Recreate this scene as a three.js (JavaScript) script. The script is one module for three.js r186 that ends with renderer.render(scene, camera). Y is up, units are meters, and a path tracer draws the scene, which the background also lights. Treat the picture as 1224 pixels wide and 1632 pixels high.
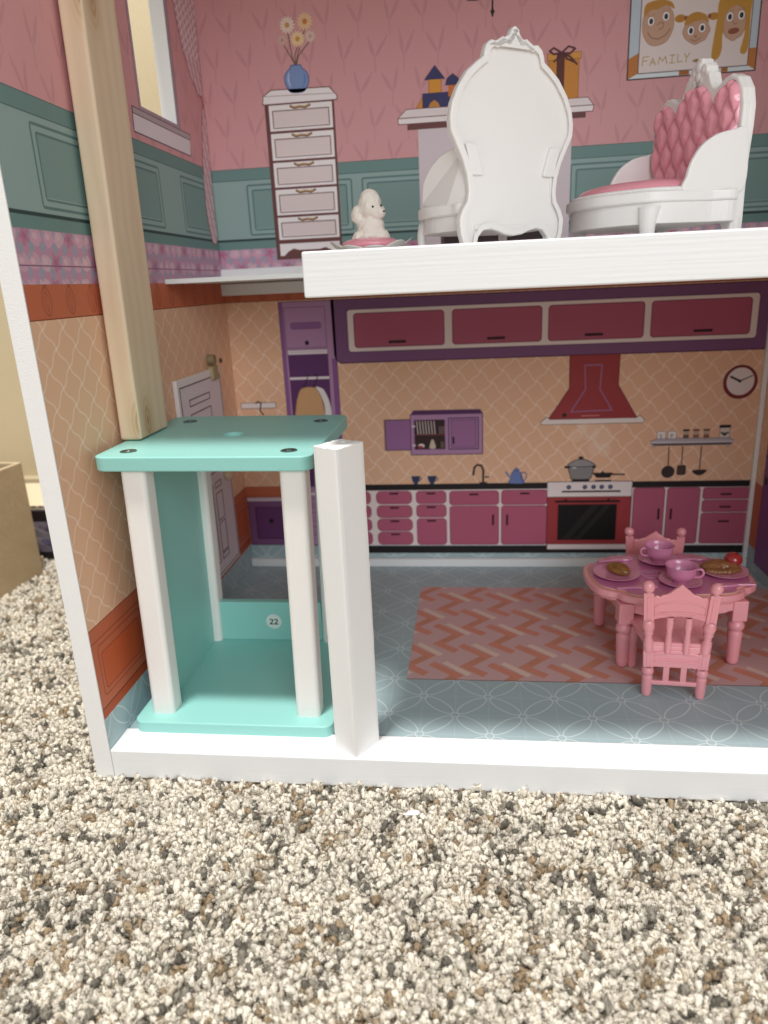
import * as THREE from 'three';
import { RoundedBoxGeometry } from 'three/addons/geometries/RoundedBoxGeometry.js';
import { mergeGeometries, mergeVertices } from 'three/addons/utils/BufferGeometryUtils.js';
import { ImprovedNoise } from 'three/addons/math/ImprovedNoise.js';
import { MarchingCubes } from 'three/addons/objects/MarchingCubes.js';
import { RectAreaLightUniformsLib } from 'three/addons/lights/RectAreaLightUniformsLib.js';
import { Brush, Evaluator, SUBTRACTION } from 'three-bvh-csg';

// ---------------------------------------------------------------- camera, light, exposure (metres, y up; the floor of the toy house is y = 0, its open front z = 0)
const scene = new THREE.Scene();
const camera = new THREE.PerspectiveCamera(71.03, 768 / 1024, 0.01, 20);
camera.position.set(0.2327, 0.28048, 0.36961);
{
  const ry = new THREE.Matrix4().makeRotationY(0.12761), rx = new THREE.Matrix4().makeRotationX(-0.30782), rz = new THREE.Matrix4().makeRotationZ(-0.04646);
  camera.quaternion.setFromRotationMatrix(ry.multiply(rx).multiply(rz));
}
camera.focus = 0.43;
camera.userData.fStop = 8;
const renderer = new THREE.WebGLRenderer({ antialias: true });
renderer.setSize(768, 1024);
renderer.toneMapping = THREE.LinearToneMapping;
renderer.toneMappingExposure = 1.13;
renderer.shadowMap.enabled = true;
RectAreaLightUniformsLib.init();
scene.background = new THREE.Color(0.39, 0.39, 0.39);        // the dim, even light of the room around the toy
{
  const lamp = new THREE.RectAreaLight(new THREE.Color(1, 0.975, 0.94), 500, 0.17, 0.17);   // the room's ceiling lamp, above and a little in front
  lamp.name = 'ceiling_lamp';
  lamp.position.set(0.0, 2.25, 0.27);
  lamp.lookAt(0.2, 0, 0.0);
  scene.add(lamp);
  const fillLight = new THREE.RectAreaLight(new THREE.Color(0.93, 0.97, 1), 4.3, 1.6, 1.2);   // soft cool fill added to brighten the interior, behind the viewer to the right
  fillLight.name = 'fill_light';
  fillLight.position.set(0.95, 1.15, 2.3);
  fillLight.lookAt(0.2, 0.15, -0.1);
  scene.add(fillLight);
}

// ---------------------------------------------------------------- helpers
const rnd = (() => { let s = 20231; return () => { s = (s + 0x6d2b79f5) | 0; let t = Math.imul(s ^ (s >>> 15), 1 | s); t = (t + Math.imul(t ^ (t >>> 7), 61 | t)) ^ t; return ((t ^ (t >>> 14)) >>> 0) / 4294967296; }; })();
const rr = (a, b) => a + (b - a) * rnd();
const noise = new ImprovedNoise();
const fbm = (x, y, z, o = 3) => { let s = 0, a = 1; for (let i = 0; i < o; i++) { s += a * noise.noise(x, y, z); x *= 2.03; y *= 2.03; z *= 2.03; a *= 0.5; } return s; };
const mm = 0.001, used = new Map();
const numbered = (n) => { const k = used.get(n) ?? 0; used.set(n, k + 1); return k ? n + '_' + String(k).padStart(3, '0') : n; };
function part(name, geo, mat, parent, label) {
  const m = new THREE.Mesh(geo, mat); m.name = numbered(name); m.castShadow = m.receiveShadow = true;
  if (label) m.userData.label = label;
  parent.add(m); return m;
}
function thing(name, label, category, pos = [0, 0, 0], turn = 0, group) {
  const g = new THREE.Group(); g.name = numbered(name); g.position.set(...pos); g.rotation.y = turn;
  g.userData.label = label; g.userData.category = category; if (group) g.userData.group = group;
  scene.add(g); return g;
}
function tag(o, label, category, group) { o.userData.label = label; o.userData.category = category; if (group) o.userData.group = group; return o; }
const mat = (color, rough = 0.5, extra = {}) => new THREE.MeshPhysicalMaterial({ color, roughness: rough, side: THREE.DoubleSide, ...extra });
// box between two corners, in mm
function bx(x0, x1, y0, y1, z0, z1, r = 0.6, seg = 3) {
  const w = Math.abs(x1 - x0) * mm, h = Math.abs(y1 - y0) * mm, d = Math.abs(z1 - z0) * mm;
  const g = r > 0 ? new RoundedBoxGeometry(w, h, d, seg, Math.min(r * mm, w / 2.01, h / 2.01, d / 2.01)) : new THREE.BoxGeometry(w, h, d);
  g.translate((x0 + x1) / 2 * mm, (y0 + y1) / 2 * mm, (z0 + z1) / 2 * mm); return g;
}
const shp = (pts) => new THREE.Shape(pts.map(([x, y]) => new THREE.Vector2(x * mm, y * mm)));
function smooth(pts, n = 60, closed = true, tension = 0.5) {
  return new THREE.CatmullRomCurve3(pts.map(([x, y]) => new THREE.Vector3(x, y, 0)), closed, 'catmullrom', tension).getPoints(n).map((v) => [v.x, v.y]).slice(0, closed ? -1 : undefined);
}
function ext(shape, depth, bevel = 0.4, curve = 12, bs = 3) {
  return new THREE.ExtrudeGeometry(shape, { depth: (depth - 2 * bevel) * mm, bevelEnabled: bevel > 0, bevelThickness: bevel * mm, bevelSize: bevel * mm, bevelOffset: -bevel * mm, bevelSegments: bs, curveSegments: curve }).translate(0, 0, bevel * mm);
}
function merge(list) { return mergeGeometries(list.map((g) => { const h = g.index ? g.toNonIndexed() : g.clone(); for (const k of Object.keys(h.attributes)) if (!['position', 'normal', 'uv'].includes(k)) h.deleteAttribute(k); return h; })); }
const lathe = (pts, seg = 28) => new THREE.LatheGeometry(pts.map(([r, y]) => new THREE.Vector2(Math.max(r, 0.0001) * mm, y * mm)), seg);
function tube(pts, r, seg = 24, rad = 8, closed = false) { return new THREE.TubeGeometry(new THREE.CatmullRomCurve3(pts.map((q) => new THREE.Vector3(q[0] * mm, q[1] * mm, q[2] * mm)), closed), seg, r * mm, rad, closed); }
function roundRect(x0, x1, y0, y1, r) {
  const s = new THREE.Shape(); x0 *= mm; x1 *= mm; y0 *= mm; y1 *= mm; r *= mm;
  s.moveTo(x0 + r, y0); s.lineTo(x1 - r, y0); s.absarc(x1 - r, y0 + r, r, -Math.PI / 2, 0); s.lineTo(x1, y1 - r); s.absarc(x1 - r, y1 - r, r, 0, Math.PI / 2);
  s.lineTo(x0 + r, y1); s.absarc(x0 + r, y1 - r, r, Math.PI / 2, Math.PI); s.lineTo(x0, y0 + r); s.absarc(x0 + r, y0 + r, r, Math.PI, Math.PI * 1.5); return s;
}
function dataTex(n, f, repeat, color = false) {     // n x n texture from f(u, v) -> [r, g, b] in 0..1
  const d = new Uint8Array(n * n * 4);
  for (let y = 0; y < n; y++) for (let x = 0; x < n; x++) { const c = f(x / n, y / n), o = (y * n + x) * 4; for (let k = 0; k < 3; k++) d[o + k] = Math.max(0, Math.min(255, (c.length ? c[k] : c) * 255)); d[o + 3] = 255; }
  const t = new THREE.DataTexture(d, n, n); t.wrapS = t.wrapT = THREE.MirroredRepeatWrapping; t.magFilter = t.minFilter = THREE.LinearFilter; if (repeat) t.repeat.set(...repeat); if (color) t.colorSpace = THREE.SRGBColorSpace; t.needsUpdate = true; return t;
}
// world-sized uv: the two larger axes of each face, in metres
function metreUV(geo, scale = 1, swap = false) {
  const g = geo.index ? geo.toNonIndexed() : geo, p = g.attributes.position, n = g.attributes.normal, uv = new Float32Array(p.count * 2);
  for (let i = 0; i < p.count; i++) {
    const ax = Math.abs(n.getX(i)), ay = Math.abs(n.getY(i)), az = Math.abs(n.getZ(i)); let u, v;
    if (ax >= ay && ax >= az) { u = p.getZ(i); v = p.getY(i); } else if (ay >= az) { u = p.getX(i); v = p.getZ(i); } else { u = p.getX(i); v = p.getY(i); }
    uv[2 * i] = (swap ? v : u) * scale; uv[2 * i + 1] = (swap ? u : v) * scale;
  }
  g.setAttribute('uv', new THREE.BufferAttribute(uv, 2)); return g;
}

// ---------------------------------------------------------------- materials
// brushed gloss paint: faint streaks along the board, and small dust pits
const streak = dataTex(512, (u, v) => 0.5 + 0.35 * fbm(u * 3, v * 60, 1.7, 3) + 0.12 * noise.noise(u * 40, v * 40, 3.1));
const orangePeel = dataTex(256, (u, v) => 0.5 + 0.4 * fbm(u * 14, v * 14, 9.2, 3));
const smudge = dataTex(256, (u, v) => 0.42 + 0.22 * fbm(u * 5, v * 5, 4.4, 4));
const paint = (hex, rough, bump = 0.00006, map = streak, extra = {}) => mat(hex, rough, { bumpMap: map, bumpScale: bump, ...extra });
const M = {
  white: paint('#eeeeee', 0.42, 0.00007, streak),
  whiteMdf: paint('#efeeec', 0.6, 0.00009, orangePeel),
  post: paint('#eeebe7', 0.45, 0.00008, orangePeel),
  teal: paint('#93cfc7', 0.42, 0.00006, orangePeel),
  metal: mat('#70716e', 0.32, { metalness: 1 }),
  plasticWhite: mat('#efebe8', 0.3, { bumpMap: orangePeel, bumpScale: 0.00004 }),
  plasticPink: mat('#f09fae', 0.2, { clearcoat: 0.6, clearcoatRoughness: 0.12 }),
  furniturePink: mat('#ee9ea6', 0.24, { clearcoat: 0.6, clearcoatRoughness: 0.15, bumpMap: orangePeel, bumpScale: 0.00003 }),
  mauve: mat('#cb78a3', 0.16, { clearcoat: 0.7, clearcoatRoughness: 0.08 }),
  mauveLight: mat('#d98cb0', 0.2, { clearcoat: 0.7, clearcoatRoughness: 0.1 }),
  paperWhite: mat('#f2f1ee', 0.8),
};
{
  const pine = dataTex(512, (u, v) => {
    const w = u * 2.6 + 1.1 * fbm(u * 1.2, v * 1.3, 2.2, 3) + 2.0 * Math.exp(-Math.pow((v - 0.4) * 3, 2)) * (u - 0.5), ring = Math.pow(0.5 + 0.5 * Math.sin(w * 6.28), 1.6), fib = 0.5 + 0.5 * noise.noise(u * 130, v * 5, 7.7), big = fbm(u * 2, v * 1.2, 5.5, 2);
    const k = 0.12 * ring + 0.07 * fib + 0.16 * big;
    const kn = Math.exp(-Math.pow((u - 0.36) * 9, 2) - Math.pow((v - 0.62) * 22, 2)) * (0.75 + 0.25 * Math.sin(Math.hypot((u - 0.36) * 9, (v - 0.62) * 22) * 14)); return [0.89 - 0.17 * k - 0.20 * kn, 0.80 - 0.21 * k - 0.26 * kn, 0.685 - 0.24 * k - 0.30 * kn];
  }, null, true);
  const pineBump = dataTex(512, (u, v) => 0.5 + 0.4 * noise.noise(u * 90, v * 4, 7.7));
  pine.repeat.set(19, 3.1); pineBump.repeat.set(19, 3.1);
  M.pine = mat('#ffffff', 0.6, { map: pine, bumpMap: pineBump, bumpScale: 0.00004 });
}
const shared = [M.white.bumpMap];   // board streaks run along the length
M.white.bumpMap.repeat.set(4, 12);
orangePeel.repeat.set(60, 60); smudge.repeat.set(7, 7);

// ---------------------------------------------------------------- the printed sheets inside the toy house: flat print, drawn in millimetres (x or depth to the right, y up)
class Sheet {
  constructor(x0, x1, y0, y1, res) {
    Object.assign(this, { x0, x1, y0, y1 });
    const c = document.createElement('canvas'); c.width = Math.round((x1 - x0) * res); c.height = Math.round((y1 - y0) * res);
    this.canvas = c; const g = c.getContext('2d'); this.g = g; g.setTransform(res, 0, 0, -res, -x0 * res, y1 * res); g.lineJoin = 'round'; g.lineCap = 'round';
  }
  fill(col) { this.g.fillStyle = col; return this; }
  path(pts, close = true) { const g = this.g; g.beginPath(); pts.forEach(([x, y], i) => (i ? g.lineTo(x, y) : g.moveTo(x, y))); if (close) g.closePath(); }
  poly(pts, col, line, w = 0.4) { this.path(pts); if (col) { this.g.fillStyle = col; this.g.fill(); } if (line) { this.g.strokeStyle = line; this.g.lineWidth = w; this.g.stroke(); } }
  line(pts, col, w) { this.path(pts, false); this.g.strokeStyle = col; this.g.lineWidth = w; this.g.stroke(); }
  rect(x0, x1, y0, y1, col, line, w) { this.poly([[x0, y0], [x1, y0], [x1, y1], [x0, y1]], col, line, w); }
  round(x0, x1, y0, y1, r, col, line, w = 0.4) {
    const g = this.g; g.beginPath(); g.moveTo(x0 + r, y0); g.arcTo(x1, y0, x1, y1, r); g.arcTo(x1, y1, x0, y1, r); g.arcTo(x0, y1, x0, y0, r); g.arcTo(x0, y0, x1, y0, r); g.closePath();
    if (col) { g.fillStyle = col; g.fill(); } if (line) { g.strokeStyle = line; g.lineWidth = w; g.stroke(); }
  }
  oval(x, y, rx, ry, col, line, w = 0.4, rot = 0) { const g = this.g; g.beginPath(); g.ellipse(x, y, rx, ry, rot, 0, 7); if (col) { g.fillStyle = col; g.fill(); } if (line) { g.strokeStyle = line; g.lineWidth = w; g.stroke(); } }
  text(s, x, y, size, col, font = 'sans-serif') { const g = this.g; g.save(); g.translate(x, y); g.scale(1, -1); g.fillStyle = col; g.font = size + 'px ' + font; g.fillText(s, 0, 0); g.restore(); }
  material(rough = 0.5) { const t = new THREE.CanvasTexture(this.canvas); t.colorSpace = THREE.SRGBColorSpace; t.anisotropy = 8; return (this.mat = mat('#ffffff', rough, { map: t, specularIntensity: 0.6 })); }
  // a flat sheet of the print with the outline `pts` (mm) and holes, uv from the whole drawing
  geo(pts, holes = []) {
    const s = pts.isShape ? pts : shp(pts); for (const h of holes) s.holes.push(new THREE.Path(h.map(([x, y]) => new THREE.Vector2(x * mm, y * mm))));
    const g = new THREE.ShapeGeometry(s, 24), p = g.attributes.position, uv = g.attributes.uv;
    for (let i = 0; i < p.count; i++) uv.setXY(i, (p.getX(i) / mm - this.x0) / (this.x1 - this.x0), (p.getY(i) / mm - this.y0) / (this.y1 - this.y0));
    return g;
  }
}
const R = (x0, x1, y0, y1) => [[x0, y0], [x1, y0], [x1, y1], [x0, y1]];
const ring = (x, y, rx, ry, n = 28) => Array.from({ length: n }, (_, i) => [x + rx * Math.cos(i / n * 6.2832), y + ry * Math.sin(i / n * 6.2832)]);
const C = { pink: '#d99fa1', motif: '#c98f93', tealBand: '#708f8b', teal: '#95ada9', tealDark: '#5b7a78', peach: '#e9ba99', lattice: '#f7dcc8', orange: '#c56c4d', orangeDark: '#a65a40',
  purple: '#80557f', lilac: '#b68bb1', lilacDark: '#855f89', rasp: '#b45c76', raspDark: '#5a2438', white: '#f6eeec', cream: '#f5eeee', brown: '#704544', black: '#201a1d', red: '#9f3a3e', tile: '#a6babf', tileLine: '#d5e0e1' };

function pinkPaper(s, top, bottom, x0, x1, motifs) {           // pink paper with faint branch pairs
  s.rect(x0, x1, bottom, top, C.pink);
  const g = s.g; g.globalAlpha = 0.7;
  for (const [mx0, my, k] of motifs) {
    const mx = mx0 + rr(-2.4, 2.4), steep = rnd() < 0.5 ? 1 : -1;
    for (const side of [-1, 1]) {
      const ang = side * (side === steep ? rr(0.14, 0.3) : rr(0.45, 0.62)), L = rr(17, 21) * k, ux = Math.sin(ang), uy = Math.cos(ang), bx0 = mx + side * 0.8, by0 = my - 8 * k, pts = [];
      for (let i = 0; i <= 14; i++) { const q = i / 14; pts.push([q, 0.35 + 1.15 * Math.sin(Math.pow(q, 0.7) * 3.1) * (0.85 + 0.3 * (i & 1))]); }
      const at = ([q, w], sg) => [bx0 + ux * L * q - uy * w * sg, by0 + uy * L * q + ux * w * sg];
      s.poly([...pts.map((p) => at(p, 1)), ...pts.slice().reverse().map((p) => at(p, -1))], C.motif);
    }
    s.line([[mx, my - 8 * k], [mx + rr(-0.6, 0.6), my - 21 * k]], C.motif, 0.9);
  }
  g.globalAlpha = 1;
}
function wainscot(s, x0, x1, panels) {
  s.rect(x0, x1, 316.6, 384.8, C.teal);
  s.rect(x0, x1, 375.6, 384.8, C.tealBand); s.line([[x0, 375.4], [x1, 375.4]], '#405a59', 0.5); s.line([[x0, 384.8], [x1, 384.8]], '#4b6664', 0.45);
  s.rect(x0, x1, 316.6, 323.8, C.tealBand); s.rect(x0, x1, 323.6, 325.6, '#314645');
  for (const [a, b] of panels) {
    s.round(a, b, 328.8, 370.8, 1.6, null, '#627f7d', 1.6); s.round(a + 1.2, b - 1.2, 330, 369.6, 1.3, null, '#98b1ad', 0.5);
    s.round(a + 4.6, b - 4.6, 333, 366.6, 1.2, '#809b97', '#5f7d7b', 1.3); s.line([[a + 5, 333.9], [b - 5, 333.9]], '#9db5b1', 0.5);
  }
}
function floral(s, x0, x1, y0, y1) {
  s.rect(x0, x1, y0, y1, '#c794ac');
  const g = s.g; g.save(); s.path(R(x0, x1, y0, y1)); g.clip();
  for (let i = 0, x = x0 - 8; x < x1 + 14; x += 11.2, i++) for (const [dy, sh] of [[0, 0], [13, 1], [26, 0]]) {
    const cx = x + (sh ? 5.6 : 0) + rr(-0.8, 0.8), cy = y1 - 4 - dy, kind = (i + sh * 2 + dy / 13) % 4;
    g.globalAlpha = 0.8;
    if (kind === 1) { for (let n = 0; n < 5; n++) s.oval(cx + 2.6 * Math.cos(n * 1.257), cy + 2.6 * Math.sin(n * 1.257), 3.0, 1.6, '#bd7c97', null, 0, n * 1.257); s.oval(cx, cy, 1.8, 1.8, '#b56f8e'); }
    else { s.poly(smooth(ring(cx, cy, 5.4, 4.8, 9).map(([a, b]) => [a + rr(-0.9, 0.9), b + rr(-0.9, 0.9)]), 40), kind === 2 ? '#d9b4bf' : '#d6a8ba'); s.oval(cx + 0.6, cy + 0.4, 2.2, 1.8, '#ddbcc6'); }
    for (const [a, b, w] of [[-4.4, -4.6, 0.4], [4.2, -5.0, -0.3], [0.4, 5.6, 0.1], [5.6, 1.2, 0.8]]) s.oval(cx + a + rr(-0.6, 0.6), cy + b + rr(-0.6, 0.6), 1.5, 2.4, rnd() < 0.5 ? '#9aa6b4' : '#a4a3b6', null, 0, w);
  }
  g.restore(); g.globalAlpha = 1;
}
function lattice(s, x0, x1, y0, y1, px, py, ox, oy) {           // quatrefoil trellis of double-curved lines
  s.rect(x0, x1, y0, y1, C.peach); const g = s.g; g.save(); s.path(R(x0, x1, y0, y1)); g.clip(); g.globalAlpha = 0.62;
  const ogee = (ax, ay, bx_, by) => { const pts = []; const dx = bx_ - ax, dy = by - ay, L = Math.hypot(dx, dy), nx = -dy / L, ny = dx / L; for (let i = 0; i <= 20; i++) { const t = i / 20, w = 0.10 * L * Math.sin(t * 6.283); pts.push([ax + dx * t + nx * w * 0.55, ay + dy * t + ny * w * 0.55]); } s.line(pts, C.lattice, 1.25); };
  for (let i = Math.floor((x0 - ox) / px) - 1; i <= (x1 - ox) / px + 1; i++) for (let j = Math.floor((y0 - oy) / py) - 1; j <= (y1 - oy) / py + 1; j++) {
    const x = ox + i * px, y = oy + j * py; ogee(x, y, x + px / 2, y + py / 2); ogee(x + px / 2, y + py / 2, x + px, y); ogee(x, y, x + px / 2, y - py / 2); ogee(x + px / 2, y - py / 2, x + px, y);
    for (const [cx, cy] of [[x, y], [x + px / 2, y + py / 2]]) s.poly(smooth([[cx, cy + 1.5], [cx + 0.5, cy + 0.5], [cx + 1.5, cy], [cx + 0.5, cy - 0.5], [cx, cy - 1.5], [cx - 0.5, cy - 0.5], [cx - 1.5, cy], [cx - 0.5, cy + 0.5]], 24), C.lattice);
  }
  g.restore(); g.globalAlpha = 1;
}
function orangeBand(s, x0, x1, y0, y1, spots) {
  s.rect(x0, x1, y0, y1, C.orange); s.line([[x0, y0], [x1, y0]], '#6e2f1e', 0.5);
  for (const x of spots) { s.poly(smooth([[x, y1 - 1.5], [x + 4.6, (y0 + y1) / 2], [x, y0 + 1.8], [x - 4.6, (y0 + y1) / 2]], 24, true, 0.7), null, C.orangeDark, 0.9); s.poly(smooth([[x, y1 - 4], [x + 2.4, (y0 + y1) / 2], [x, y0 + 4], [x - 2.4, (y0 + y1) / 2]], 24), null, C.orangeDark, 0.6); s.line([[x, y1 - 1.5], [x, y0 + 1.8]], C.orangeDark, 0.5); }
}
function tiles(s, x0, x1, y0, y1, ox, oy, P) {
  s.rect(x0, x1, y0, y1, C.tile); const g = s.g; g.save(); s.path(R(x0, x1, y0, y1)); g.clip(); g.globalAlpha = 0.85;
  const h = P / 2;
  for (let i = Math.floor((x0 - ox) / h) - 1; i <= (x1 - ox) / h + 1; i++) for (let j = Math.floor((y0 - oy) / h) - 1; j <= (y1 - oy) / h + 1; j++) {
    const x = ox + i * h, y = oy + j * h; if ((i + j) & 1) continue;
    s.oval(x, y, 2.6, 2.6, null, C.tileLine, 0.75);
    for (const sg of [1, -1]) s.oval(x + h / 2, y + sg * h / 2, 13.3, 4.9, null, C.tileLine, 0.85, sg * Math.PI / 4);
    g.globalAlpha = 0.4; s.line([[x - h, y], [x + h, y]], C.tileLine, 0.35); s.line([[x, y - h], [x, y + h]], C.tileLine, 0.35); g.globalAlpha = 0.85;
  }
  g.restore(); g.globalAlpha = 1;
}

// ---- back wall, upper storey
const backUp = new Sheet(0, 500, 287, 600, 4);
{
  const s = backUp, motifs = [];
  for (let j = 0; j < 9; j++) for (let i = -1; i < 19; i++) motifs.push([2 + i * 27.4 + (j & 1 ? 13.7 : 0), 392 + j * 26.6, 0.9]);
  pinkPaper(s, 600, 384, 0, 500, motifs);
  floral(s, 0, 500, 287, 317); wainscot(s, 0, 500, [[32, 128], [138, 234], [320, 404], [412, 496]]);
}
const dresser = [[53, 434.5], [54, 441], [61.5, 445.5], [113, 444.8], [119.8, 437.5], [119.2, 434.5], [116.2, 433.5], [115.6, 305], [55.4, 305], [55.4, 434.5]];
{
  const s = backUp;
  s.rect(54.6, 116.6, 306, 435, C.brown);
  s.poly([[53, 434.5], [54, 441], [61.5, 445.5], [113, 444.8], [119.8, 437.5], [119.2, 434.5]], C.cream, C.brown, 0.8); s.line([[54, 441], [119.2, 439.6]], '#b9a3a3', 0.6);
  const ys = [434, 411.6, 388.2, 366, 342.6, 321.6];
  for (let i = 0; i < 5; i++) {
    s.rect(58.2, 114.7, ys[i + 1] + 1.5, ys[i] - 0.4, C.cream); s.rect(61.4, 111.6, ys[i + 1] + 4, ys[i] - 5.0, '#e7d7d6', '#8a6d6c', 0.9); s.line([[61.6, ys[i + 1] + 4.6], [111.3, ys[i + 1] + 4.6]], '#fbf2f0', 0.5);
    s.line([[78, ys[i] - 1.9], [81, ys[i] - 3.3], [86, ys[i] - 2.6], [91, ys[i] - 3.3], [94.6, ys[i] - 1.9]], '#6b472f', 2.0); s.line([[78.4, ys[i] - 1.6], [81, ys[i] - 2.8], [86, ys[i] - 2.2], [91, ys[i] - 2.8], [94.2, ys[i] - 1.6]], '#c4a070', 1.1);
  }
  s.poly([[58, 319.8], [114.6, 319.8], [114.6, 309], [110, 309], [106, 312.6], [101, 315], [96, 313.6], [76, 313.6], [71, 315], [66, 312.6], [62, 309], [58, 309]], C.cream, '#8a6d6c', 0.4);
}
const vase = [[81, 463], [80, 461], [75.4, 457], [74.4, 452], [76, 446.5], [80, 442.6], [90, 442.6], [94.2, 446.5], [95.8, 452], [94.4, 457], [90, 461], [89, 463]];
const bouquet = [[82, 463], [78, 476], [72, 480], [73, 487], [74, 497], [82, 501], [90, 500], [97, 501.5], [103, 497], [100, 489], [103.6, 481], [98, 477], [93, 474], [89, 463]];
{
  const s = backUp;
  for (const [a, b] of [[80.1, 489], [95.5, 490], [88.3, 478], [98.7, 480], [75.2, 480]]) s.line([[85.5, 462], [84 + (a - 85) * 0.3, 470], [a, b]], '#6f5a41', 0.8);
  for (const [x, y, r, petal, mid] of [[80.1, 493.2, 6.6, '#f0d9cb', '#c99a55'], [95.5, 494.8, 6.8, '#eec59c', '#c9803d'], [88.3, 482.4, 6.2, '#f3d2a6', '#d19a3f'], [99.4, 483.6, 4.6, '#e6c8bb', '#c6a291'], [74.8, 482.4, 4.2, '#dcb6ab', '#bf948a']])
    { for (let i = 0; i < 14; i++) { const a = i / 14 * 6.283; s.oval(x + Math.cos(a) * r * 0.62, y + Math.sin(a) * r * 0.62, r * 0.42, r * 0.16, petal, '#a98675', 0.12, a); } s.oval(x, y, r * 0.3, r * 0.3, mid); }
  s.poly(smooth(vase, 60), '#7f97c6', '#56699b', 0.8); s.poly(smooth([[79, 459], [77, 452], [80, 445.5], [78.6, 452]], 20), '#b9c9e6'); s.poly(smooth([[92, 457], [93.4, 452], [90, 445.5], [91.6, 452]], 20), '#6b82b4');
}
const blocks = [[185, 419.6], [193, 431], [193.5, 433.7], [199, 433.7], [199.2, 444], [195.6, 444], [204.4, 454.4], [213, 443.8], [210, 443.6], [210, 433.5], [213.6, 433.5], [213.4, 439], [214.6, 443.6], [219.5, 447.2], [224.6, 443.6], [225.6, 438.7], [224.6, 438.7], [224.6, 418.4]];
{
  const s = backUp;
  s.poly([[185.4, 419.4], [193.8, 431.4], [193.8, 419.4]], '#d89038', '#8d5a20', 0.3); s.rect(199.3, 209.8, 433, 444.2, '#e09a3a', '#9a6a26', 0.4); s.poly([[195.7, 444.1], [204.5, 454.3], [212.9, 443.9]], '#3c3a68', '#2b2a4e', 0.4);
  s.rect(193.6, 217, 418.6, 433.6, '#3c3a68', '#2b2a4e', 0.3); s.poly([[198, 418.4], [198.2, 422], [200, 426], [203.6, 428.4], [207, 426], [208.8, 422], [209, 418.4]], '#c98a45');
  s.rect(215.6, 223, 430, 439, '#d07a38'); s.poly([[213.2, 438.8], [214.6, 443.5], [219.4, 447.1], [224.2, 443.5], [225.4, 438.7]], '#3c3a68', '#2b2a4e', 0.4); s.rect(217.5, 224.5, 418.6, 430, '#3c3a68');
}
const mantel = [[171.7, 416], [179.5, 422.6], [332, 421.6], [337, 415.5], [336.4, 411], [331, 410.5], [330.6, 406.6], [319.6, 406.2], [319.6, 316], [189, 316], [189, 406.2], [179.8, 406.6], [179.8, 410.6], [172.4, 411.5]];
{
  const s = backUp;
  s.rect(189, 319.6, 312, 407, '#dcced3'); s.rect(179.8, 330.6, 406.5, 411, C.brown); s.poly([[179.5, 422.6], [332, 421.6], [337, 415.5], [171.7, 416]], '#ece0e0', C.brown, 0.5); s.poly([[171.7, 416], [172.2, 411.3], [336.4, 410.9], [337.1, 415.6]], '#f4eaea', C.brown, 0.6);
  s.rect(207, 302, 312, 380, '#5d4448'); s.rect(210, 299, 312, 377, '#382a2d');
}
const gift = [[299, 421.8], [298.9, 451.5], [297.5, 456], [300.5, 459.5], [306, 459], [309.5, 456.4], [313, 459], [319, 459.6], [321.5, 456], [325.4, 455.5], [325, 450.6], [323.6, 450.6], [323.6, 421.8]];
{
  const s = backUp; s.rect(299, 323.8, 421.6, 455, '#d08a38', '#7c4a22', 0.3); s.rect(297.8, 325.4, 450.6, 455.6, '#da9a48', '#7c4a22', 0.3); s.rect(305.5, 312, 421.6, 455.6, '#5f2f28');
  for (const q of [[[309.4, 455.6], [303, 459.6], [299.6, 457.4], [303, 455], [309.4, 455.6]], [[309.4, 455.6], [315, 460], [320.4, 458], [316, 454.6], [309.4, 455.6]], [[309.4, 455.4], [314, 451], [319.6, 448.4]], [[309.4, 455.4], [306.5, 451.8], [303.4, 449.6]], [[310, 455], [316, 452.6], [322, 446.6]]]) s.line(q, '#55262a', 1.5);
}
const picture = [[362.8, 431.8], [463, 432], [463.4, 512], [362.8, 512]];
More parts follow.
